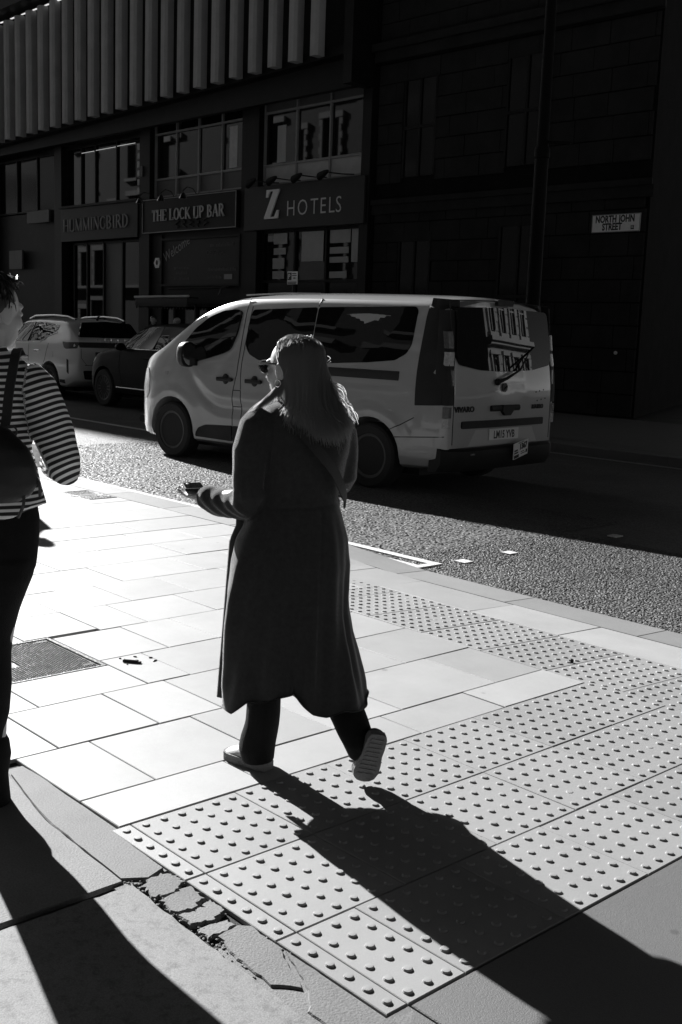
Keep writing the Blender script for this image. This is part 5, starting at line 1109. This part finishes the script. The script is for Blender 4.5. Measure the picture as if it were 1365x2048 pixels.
for i in range(3200):
    q = rg.random(); phi = R(58+(258-58)*q)+rg.gauss(0, .05); k = 1.015+abs(rg.gauss(0, .018 if i % 4 else .045)); k2 = 1.03+abs(rg.gauss(0, .018))+.01
    dx = rg.uniform(-.055, .070); top = HM @ Vector((-.020+dx, rg.gauss(.012, .007), .026+.0885*math.sqrt(1-(dx/.096)**2)+rg.uniform(-.002, .001)))
    if q < .13: r_ = rg.random()**.8; end = Vector((-.095-.105*r_+rg.gauss(0, .004), .005-.02*rg.random(), 1.312-.070*r_+rg.gauss(0, .007))); mid2 = skull(R(88), -.8, k2)+Vector((-.004, 0, rg.gauss(0, .006)))
    else:
        f = (q-.13)/.87; f = min(1, max(0, f+rg.gauss(0, .06))); uu = -.085+.228*f; end = Vector((uu+rg.gauss(0, .006), -.106+.06*(2*f-1)**2+rg.gauss(0, .004), 1.205+.03*(1-f)+rg.gauss(0, .018)-(.02 if .4 < f < .9 else 0)))
        mid2 = Vector((-.072+.165*f+rg.gauss(0, .004), -.084+.055*(2*f-1)**2+rg.gauss(0, .003), 1.305+rg.gauss(0, .008)))
    pts = [top, skull(phi, .75, k), skull(max(phi, R(84)+rg.gauss(0, .05)), .1, k2), mid2, end]
    strand(mb, bez(pts, 15), rg.uniform(.0008, .0016), HM @ Vector((0, 0, -.05)))
for i in range(70):      # stray hairs catching the sun
    phi = R(rg.uniform(90, 270)); a = skull(phi, rg.uniform(-.4, 1.2), 1.05); f = rg.random()
    e = Vector((a.x+rg.uniform(-.01, .014), a.y+rg.gauss(0, .012), a.z-rg.uniform(.01, .05))) if i < 35 else Vector((.09+.06*f+rg.uniform(0, .025), -.03+rg.gauss(0, .03), 1.33-.11*f))
    if i >= 35: a = Vector((.055+.04*f, -.03, 1.37-.09*f))
    strand(mb, bez([a, (a+e)/2+Vector((rg.gauss(.008, .008), 0, rg.gauss(.004, .008))), e], 7), .0007)
mb.build('hair_strands', M_strand, hair, smooth=80, kind='stuff', fix=False)
# sunglasses and earring
t = TMB(); t.M = HM
for s in (1, -1):
    t.loft([[(.100+dx-.012*abs(math.sin(0)), s*(.034+r*.029*math.cos(a)), .004+r*.024*math.sin(a)) for a in [2*PI*k/18 for k in range(18)]] for dx, r in ((-.004, .8), (-.004, 1.), (.003, 1.), (.003, .8))])
    t.tube([(.098, s*.062, .012), (.06, s*.074, .014), (.01, s*(.080 if s > 0 else .062), .012), (-.008, s*(.080 if s > 0 else .060), -.004)], [.0055, .0045, .0035, .003], 8)
t.tube([(.102, .012, .010), (.106, 0, .013), (.102, -.012, .010)], .0035, 8); sg_ = t.build('sunglasses', M_sunglass, w, smooth=40)
t = TMB(); t.M = HM
for s in (1, -1): t.loft([[(.1015+dx, s*(.034+.023*math.cos(a)), .004+.019*math.sin(a)) for a in [2*PI*k/16 for k in range(16)]] for dx in (-.001, .0025)])
t.build('lens', M_glass, sg_)
t = TMB(); t.M = HM; t.tube([(-.004+.012*math.sin(a), .086, -.052+.012*math.cos(a)) for a in [2*PI*k/16 for k in range(17)]], .0016, 6); t.build('hoop_earring', M_chrome, w)
# phone and crossbody strap are things of their own
WM = w.matrix_basis.copy() if False else Matrix.Translation((-2.80, 2.42, 0)) @ Matrix.Rotation(YAW, 4, 'Z')
ph = thing('phone', 'black phone lying flat in the outstretched hand of the woman', 'phone'); ph.matrix_world = WM @ frame(WR+hx*.078+Vector((.004, .012, .021)), (-.22, .97, .0), (-.06, .03, 1))
mb = MB().prism(round_poly([(-.072, -.035), (.072, -.035), (.072, .035), (-.072, .035)], .012), lambda a, b: (a, b, -.004), lambda a, b: (a, b, .004)); mb.build('case', M_black, ph)
MB().prism(round_poly([(-.068, -.031), (.068, -.031), (.068, .031), (-.068, .031)], .008), lambda a, b: (a, b, .0036), lambda a, b: (a, b, .0046)).build('screen', M_glass, ph)
bg_ = thing('crossbody_bag', 'dark bag strap crossing the back of the long coat to a small hidden bag', 'bag', (-2.80, 2.42, 0), YAW)
pth = bez([(-.09, .02, 1.285), (-.055, -.055, 1.245), (-.012, -.090, 1.19), (.04, -.102, 1.13), (.085, -.092, 1.07), (.112, -.06, 1.005), (.122, .0, .965), (.115, .07, .94)], 26); sb = MB(); rings = []
for i, p in enumerate(pth):
    tg_ = (pth[min(i+1, 25)]-pth[max(i-1, 0)]).normalized(); nr = Vector((p.x+.02, p.y-.03, 0)).normalized(); sd = tg_.cross(nr).normalized(); p = p+nr*.008; rings.append([p+sd*.017, p+sd*.017+nr*.003, p-sd*.017+nr*.003, p-sd*.017])
sb.loft(rings); sb.build('strap', M_leather, bg_, smooth=40)
MB().loft([ellring(*r, 20) for r in ((.80, .0, .10, .235, .04), (.82, -.02, .115, .235, .05), (.93, -.02, .11, .235, .05), (.95, .0, .10, .235, .04))]).build('pouch', M_leather, bg_, smooth=50)

# --- person in the striped top
sp_ = thing('person', 'person in a striped long-sleeved top and black trousers cut off by the left edge', 'person', (-3.25, 1.45, 0), YAW)
SM = frame((.068, .01, 1.548), (.54, .84, -.06), (0, 0, 1)) @ Matrix.Scale(.98, 4)
t = TMB(); head_parts(t, SM)
t.loft([ellring(*r, 24) for r in ((.85, -.16, .17, 0, .10), (1.0, -.16, .17, 0, .10), (1.2, -.17, .15, 0, .10), (1.34, -.17, .16, 0, .08), (1.40, -.07, .11, 0, .06))])
t.tube([(.17, 0, 1.33), (.265, .01, 1.10), (.19, .2, 1.07)], [.05, .042, .028], 12); t.tube([(-.18, 0, 1.33), (-.27, .01, 1.10), (-.18, .2, 1.07)], [.05, .042, .028], 12)
t.tube([(.09, 0, .86), (.055, 0, .48), (.05, .0, .10)], [.09, .055, .04], 14); t.tube([(-.10, 0, .86), (-.14, .15, .48), (-.17, .30, .10)], [.09, .055, .04], 14)
hand_parts(t, frame((.19, .2, 1.07), (-.5, .85, .1), (.8, .45, .2)), (.5, .55, .6, .6), .3, 1); hand_parts(t, frame((-.18, .2, 1.07), (.5, .85, .1), (-.8, .45, .2)), (.5, .55, .6, .6), .3, -1)
link('body', fuse('body', t, .0045, 3, .5, M_skin), sp_)
hz = lambda u, s: float(np.interp(u, [-.25, 0, .086, .132, .179, .233, .26], [.905, .912, .922, .932, .952, .99, 1.0]))*(1 if s < 0 else 0)+(.965 if s >= 0 else 0)
t = TMB()
t.loft([ellring(*r, 48) for r in ((1.445, -.03, .108, .005, .056), (1.425, -.06, .120, .0, .066), (1.408, -.13, .158, 0, .078), (1.38, -.195, .19, 0, .092), (1.32, -.215, .200, 0, .108), (1.22, -.20, .182, 0, .120), (1.12, -.20, .190, 0, .128), (1.04, -.205, .212, 0, .132))]+[ellring(0, -.21, .236, 0, .136, 48, hz)])
ARM = [(.155, 0, 1.355), (.196, -.004, 1.31), (.226, -.006, 1.25), (.260, -.004, 1.18), (.281, .004, 1.11), (.279, .03, 1.075), (.245, .10, 1.075), (.21, .17, 1.07), (.195, .19, 1.07)]
t.tube(ARM, [.060, .069, .068, .062, .053, .051, .050, .046, .042], 22); t.tube([(-x, y, z) for x, y, z in ARM], [.060, .070, .071, .069, .064, .062, .058, .050, .042], 18)
me = fuse('shirt', t, .0062, 6, .5, M_stripe); C = coords(me); N = normals(me)
d = .0055*smooth_noise(C*np.array([1, 1, .7]), 24, 12)+.0022*smooth_noise(C, 55, 13)+.005*np.sin(C[:, 2]*70+C[:, 0]*40)*np.exp(-((C[:, 0]-.17)/.03)**2)*np.exp(-((C[:, 2]-1.17)/.09)**2)
C2 = C+N*d[:, None]; set_coords(me, C2)
A = np.array(ARM, float); best = np.full(len(C), 9.); arc = np.zeros(len(C)); acc = 0
for sgn in (1, -1):
    acc = 0
    for i in range(len(A)-1):
        a = A[i]*np.array([sgn, 1, 1]); b = A[i+1]*np.array([sgn, 1, 1]); L_ = np.linalg.norm(b-a); tt = np.clip(((C-a) @ (b-a))/L_**2, 0, 1); dd = np.linalg.norm(C-a-tt[:, None]*(b-a), axis=1)
        k = dd < best; best = np.where(k, dd, best); un = ((C-a) @ (b-a))/L_; arc = np.where(k, acc+(un if i == 0 else tt*L_), arc); acc += L_
seamu = np.where(C[:, 0] > 0, .183-.0*(1.38-C[:, 2])+.10*np.clip(1.30-C[:, 2], 0, 1)*.35, .19)
slv = (np.abs(C[:, 0]) > seamu) & (best < .085) & (C[:, 2] > 1.0)
ad = np.array([.34, 0, -.94]); st = np.where(slv, -(np.abs(C[:, 0])*ad[0]+C[:, 2]*ad[2])+.004*np.sin(C[:, 1]*30)+2.2*np.clip(1.15-C[:, 2], 0, 1)*(.31-np.abs(C[:, 0])), C[:, 2]+.010*np.sin(C[:, 0]*9+.5)+.012*np.abs(C[:, 0])+.004*smooth_noise(C, 20, 14))+.0025*smooth_noise(C, 35, 15)
at = me.attributes.new('stripe', 'FLOAT', 'POINT'); at.data.foreach_set('value', st.astype(np.float32)+2.); link('shirt', me, sp_)
t = TMB()
t.loft([ellring(*r, 30) for r in ((1.0, -.19, .195, 0, .12), (.92, -.20, .207, 0, .135), (.84, -.20, .203, 0, .135), (.77, -.195, .196, 0, .125))])
t.loft([ellring(*r, 30) for r in ((.80, -.02, .198, 0, .115), (.74, -.01, .186, 0, .11), (.69, .0, .168, 0, .10), (.63, .0, .146, 0, .092), (.55, -.005, .122, 0, .08), (.485, -.012, .113, 0, .075), (.39, -.012, .114, 0, .072), (.30, -.008, .107, 0, .066), (.245, .0, .094, 0, .06), (.20, .006, .090, 0, .056))])
t.loft([ellring(*r, 30) for r in ((.80, -.198, .01, 0, .115), (.66, -.21, -.04, .06, .10), (.48, -.215, -.08, .14, .08), (.30, -.225, -.11, .22, .068), (.12, -.235, -.13, .30, .062))])
me = fuse('trousers', t, .0065, 6, .5, M_trouser); C = coords(me); N = normals(me); set_coords(me, C+N*(.004*smooth_noise(C*np.array([1, 1, .5]), 40, 19))[:, None]); link('trousers', me, sp_)
t = TMB(); t.loft([ellring(*r, 24) for r in ((.235, -.0, .085, 0, .054), (.20, -.002, .106, -.004, .062), (.16, -.002, .112, -.006, .062), (.09, .0, .100, 0, .056), (.05, -.002, .104, -.004, .058), (.0, -.004, .109, -.006, .062))]); t.build('boot', M_trouser, sp_, smooth=60)
shoe(sp_, frame((.065, -.05, 0), (-.45, .89, 0), (0, 0, 1)), .26, M_leather, M_black); shoe(sp_, frame((-.16, .26, .03), (-.55, .83, .08), (0, 0, 1)), .26, M_leather, M_black)
t = TMB(); t.M = SM
t.ell((-.024, 0, .036), (.094, .082, .082), 24, 16); t.ell((-.068, 0, -.01), (.045, .064, .055), 20, 14); t.ell((.035, 0, .085), (.05, .05, .03), 14, 10); me = fuse('hair', t, .005, 4, .5, M_hair_dark); C = coords(me); N = normals(me); set_coords(me, C+N*(.004*smooth_noise(C, 150, 21))[:, None]); shr = link('hair', me, sp_)
mb = MB(); rg = random.Random(11)
for i in range(620):
    phi = rg.uniform(R(-150), R(150)); el = rg.uniform(.05, 1.5); 
    if abs(phi) < R(75) and el < .75: continue
    f = lambda p, e, k: SM @ Vector((-.022+.095*k*math.cos(e)*math.cos(p), .082*k*math.cos(e)*math.sin(p), .034+.084*k*math.sin(e)))
    a = f(phi, el, 1.0); d_ = rg.gauss(0, .35); b_ = f(phi+.25*d_, el-.25, 1.05+.05*rg.random()); c_ = f(phi+.4*d_, el-.5, 1.05+.12*rg.random()); strand(mb, bez([a, b_, c_], 6), rg.uniform(.001, .0018))
for i in range(16):
    a = SM @ Vector((.05+rg.uniform(-.03, .02), rg.uniform(-.05, .0), .095+rg.uniform(-.03, .01))); e = a+Vector((rg.uniform(.0, .035), rg.gauss(0, .02), rg.uniform(-.01, .022))); strand(mb, bez([a, (a+e)/2+Vector((.0, 0, .012)), e], 7), .0011)
mb.build('hair_strands', M_hair_dark, shr, smooth=80, kind='stuff', fix=False)
for s in (1, -1):
    t = TMB(); t.M = SM; t.ell((.082, s*.031, -.003), (.008, .012, .008), 12, 8); t.build('eye', mat('eye_white', .6, .2), sp_, smooth=60)
bb = thing('shoulder_bag', 'soft black bucket bag hanging by one strap behind the striped top', 'bag', (-3.25+.052*math.cos(YAW), 1.45+.052*math.sin(YAW), 0), YAW)
t = TMB(); t.loft([ellring(*r, 26) for r in ((1.215, .0, .12, -.165, .03), (1.19, -.04, .152, -.185, .045), (1.16, -.055, .180, -.195, .055), (1.11, -.06, .203, -.20, .062), (1.06, -.06, .208, -.20, .065), (1.025, -.05, .188, -.198, .060), (1.0, -.02, .150, -.195, .048))])
me = fuse('pouch', t, .006, 4, .5, M_leather); C = coords(me); N = normals(me); set_coords(me, C+N*(.006*smooth_noise(C*np.array([1.6, 1, .5]), 30, 25))[:, None]); link('pouch', me, bb)
pth = bez([(.108, .02, 1.422), (.110, -.05, 1.43), (.112, -.095, 1.385), (.108, -.128, 1.31), (.104, -.142, 1.24), (.100, -.148, 1.215)], 18); rings = []
for i, p in enumerate(pth):
    tg_ = (pth[min(i+1, 17)]-pth[max(i-1, 0)]).normalized(); sd = Vector((1, 0, .08)).normalized(); nr = sd.cross(tg_).normalized(); nr = nr if nr.y < 0 or nr.z > .5 else -nr; p = p+nr*.006; rings.append([p+sd*.014, p+sd*.014+nr*.004, p-sd*.014+nr*.004, p-sd*.014])
MB().loft(rings).build('strap', M_leather, bb, smooth=40)
def ring(c, r, rr, par, tilt=0.):
    mb = MB(); n = 22; mb.loft([[Vector(c)+Matrix.Rotation(tilt, 3, 'X') @ Vector(((r+rr*math.cos(b))*math.cos(a), rr*math.sin(b), (r+rr*math.cos(b))*math.sin(a))) for b in [2*PI*k/8 for k in range(8)]] for a in [2*PI*k/n for k in range(n+1)]], cap=False)
    mb.build('metal_ring', M_rim, par, smooth=60)
ring((.122, -.168, 1.205), .017, .0028, bb); ring((.108, -.215, 1.155), .019, .003, bb, .3)
MB().tube([(.116, -.175, 1.19), (.112, -.20, 1.172)], .005, 8).build('clasp', M_rim, bb)
for a, e in (((.19, -.20, 1.10), (.205, -.17, 1.02)), ((.17, -.22, 1.05), (.150, -.20, .96))): MB().tube(bez([a, ((a[0]+e[0])/2+.012, (a[1]+e[1])/2-.01, (a[2]+e[2])/2), e], 8), .005, 6).build('drawstring', M_leather, bb)

# --- people half hidden behind the black car, and one ahead out of the picture
def standing(name, label, x, y, z, h, rotz, hairm, coatm, group=None, bald=False):
    p = thing('person', label, 'person', (x, y, z), rotz, group); k = h/1.72
    S = Matrix.Scale(k, 4); HMx = S @ frame((0.03, 0, 1.60), (1, 0, -.1), (0, 0, 1)); t = TMB(); head_parts(t, HMx); t.M = S
    swap = lambda r, n=24: [(v, u, q) for u, v, q in ellring(*r, n)]
    t.loft([swap(r) for r in ((.85, -.16, .16, 0, .10), (1.1, -.15, .15, 0, .10), (1.35, -.18, .18, 0, .10), (1.44, -.08, .08, 0, .06))])
    for s in (1, -1):
        t.tube([(0, s*.19, 1.38), (-.02, s*.25, 1.10), (.10, s*.22, .90)], [.05, .042, .03], 12); t.tube([(0, s*.09, .88), (.0, s*.10, .48), (-.01, s*.10, .06)], [.085, .055, .04], 12)
    t.M = None
    for s in (1, -1): hand_parts(t, S @ frame((.10, s*.22, .90), (.6, -.1*s, -.8), (.3, s*.9, .1)), (.3, .35, .4, .4), .3, -s)
    link('body', fuse('body', t, .008, 3, .5, M_skin), p)
    t = TMB(); t.M = S; t.loft([swap(r) for r in ((.72, -.21, .21, 0, .15), (1.0, -.19, .19, 0, .145), (1.25, -.205, .205, 0, .14), (1.40, -.19, .19, 0, .11), (1.47, -.10, .10, -.0, .075), (1.50, -.07, .07, -.01, .065))])
    for s in (1, -1): t.tube([(0, s*.17, 1.39), (-.02, s*.255, 1.10), (.09, s*.225, .92)], [.075, .062, .048], 14)
    link('jacket', fuse('jacket', t, .011, 5, .5, coatm), p)
    t = TMB(); t.M = S
    for s in (1, -1): t.loft([swap((q, s*.09-a, s*.09+a, 0, b), 18) for q, a, b in ((.90, .10, .12), (.5, .08, .085), (.06, .065, .075))])
    link('trousers', fuse('trousers', t, .011, 4, .5, M_trouser), p)
    for s in (1, -1): shoe(p, S @ frame((-.07, s*.10, 0), (1, s*.15, 0), (0, 0, 1)), .27, M_leather, M_black)
    t = TMB(); t.M = HMx
    if bald: t.ell((-.04, 0, .0), (.072, .079, .05), 18, 12)
    else: t.ell((-.022, 0, .034), (.097, .083, .085), 20, 14)
    link('hair', fuse('hair', t, .008, 3, .5, hairm), p)
    for s in (1, -1):
        e = TMB(); e.M = HMx; e.ell((.082, s*.031, -.003), (.008, .012, .008), 10, 6); e.build('eye', MATS['eye_white'], p, smooth=60)
    return p
M_jacket = mat('dark_jacket', .03, .9)
standing('person', 'dark haired person in a dark jacket left of the two behind the black car roof', -25.7, 16.6, 0, 1.74, R(-35), M_hair_dark, M_jacket)
standing('person', 'balding person in a dark jacket right of the two behind the black car roof', -24.55, 16.6, 0, 1.72, R(-160), mat('grey_hair', .25, .6), M_jacket, bald=True)
standing('person', 'pedestrian in dark clothes further along the near pavement whose shadow reaches the paving', -10.22, 4.17, 0, 1.68, R(180), M_hair_dark, M_jacket)

# litter
lt = thing('crushed_lighter', 'flattened black lighter lying on the pale paving near the iron cover', 'litter', (-4.235, 2.63, .002), R(38))
MB().cbox(-.035, .035, -.010, .010, 0, .012, .003).build('case', M_black, lt); MB().box(-.025, .022, -.003, .003, .0118, .0135).build('pale_band', M_letter, lt); MB().cbox(.037, .050, -.012, .004, 0, .008, .002).build('cap', M_black, lt)
for (xx, yy, s, a) in ((-4.295, 2.69, .012, .4), (-4.24, 2.74, .010, 1.2), (-4.19, 2.73, .016, 2.), (-4.215, 2.60, .006, .3), (-4.31, 2.62, .006, .9)):
    q = MB().ell((0, 0, .003), (s, s*.35, .0035), 8, 5).build('litter_scrap', M_black, None); q.location = (xx, yy, 0); q.rotation_euler = (0, 0, a); props(q, 'tiny dark scrap of rubbish near the flattened lighter', 'litter', 'scraps round the lighter')
q = MB().ell((0, 0, .008), (.014, .010, .010), 8, 6).build('litter_scrap', M_black, None); q.location = (-3.05, 4.35, zp(-3.05, 4.35)); props(q, 'dark crumpled scrap lying among the far tactile blisters by the kerb', 'litter')
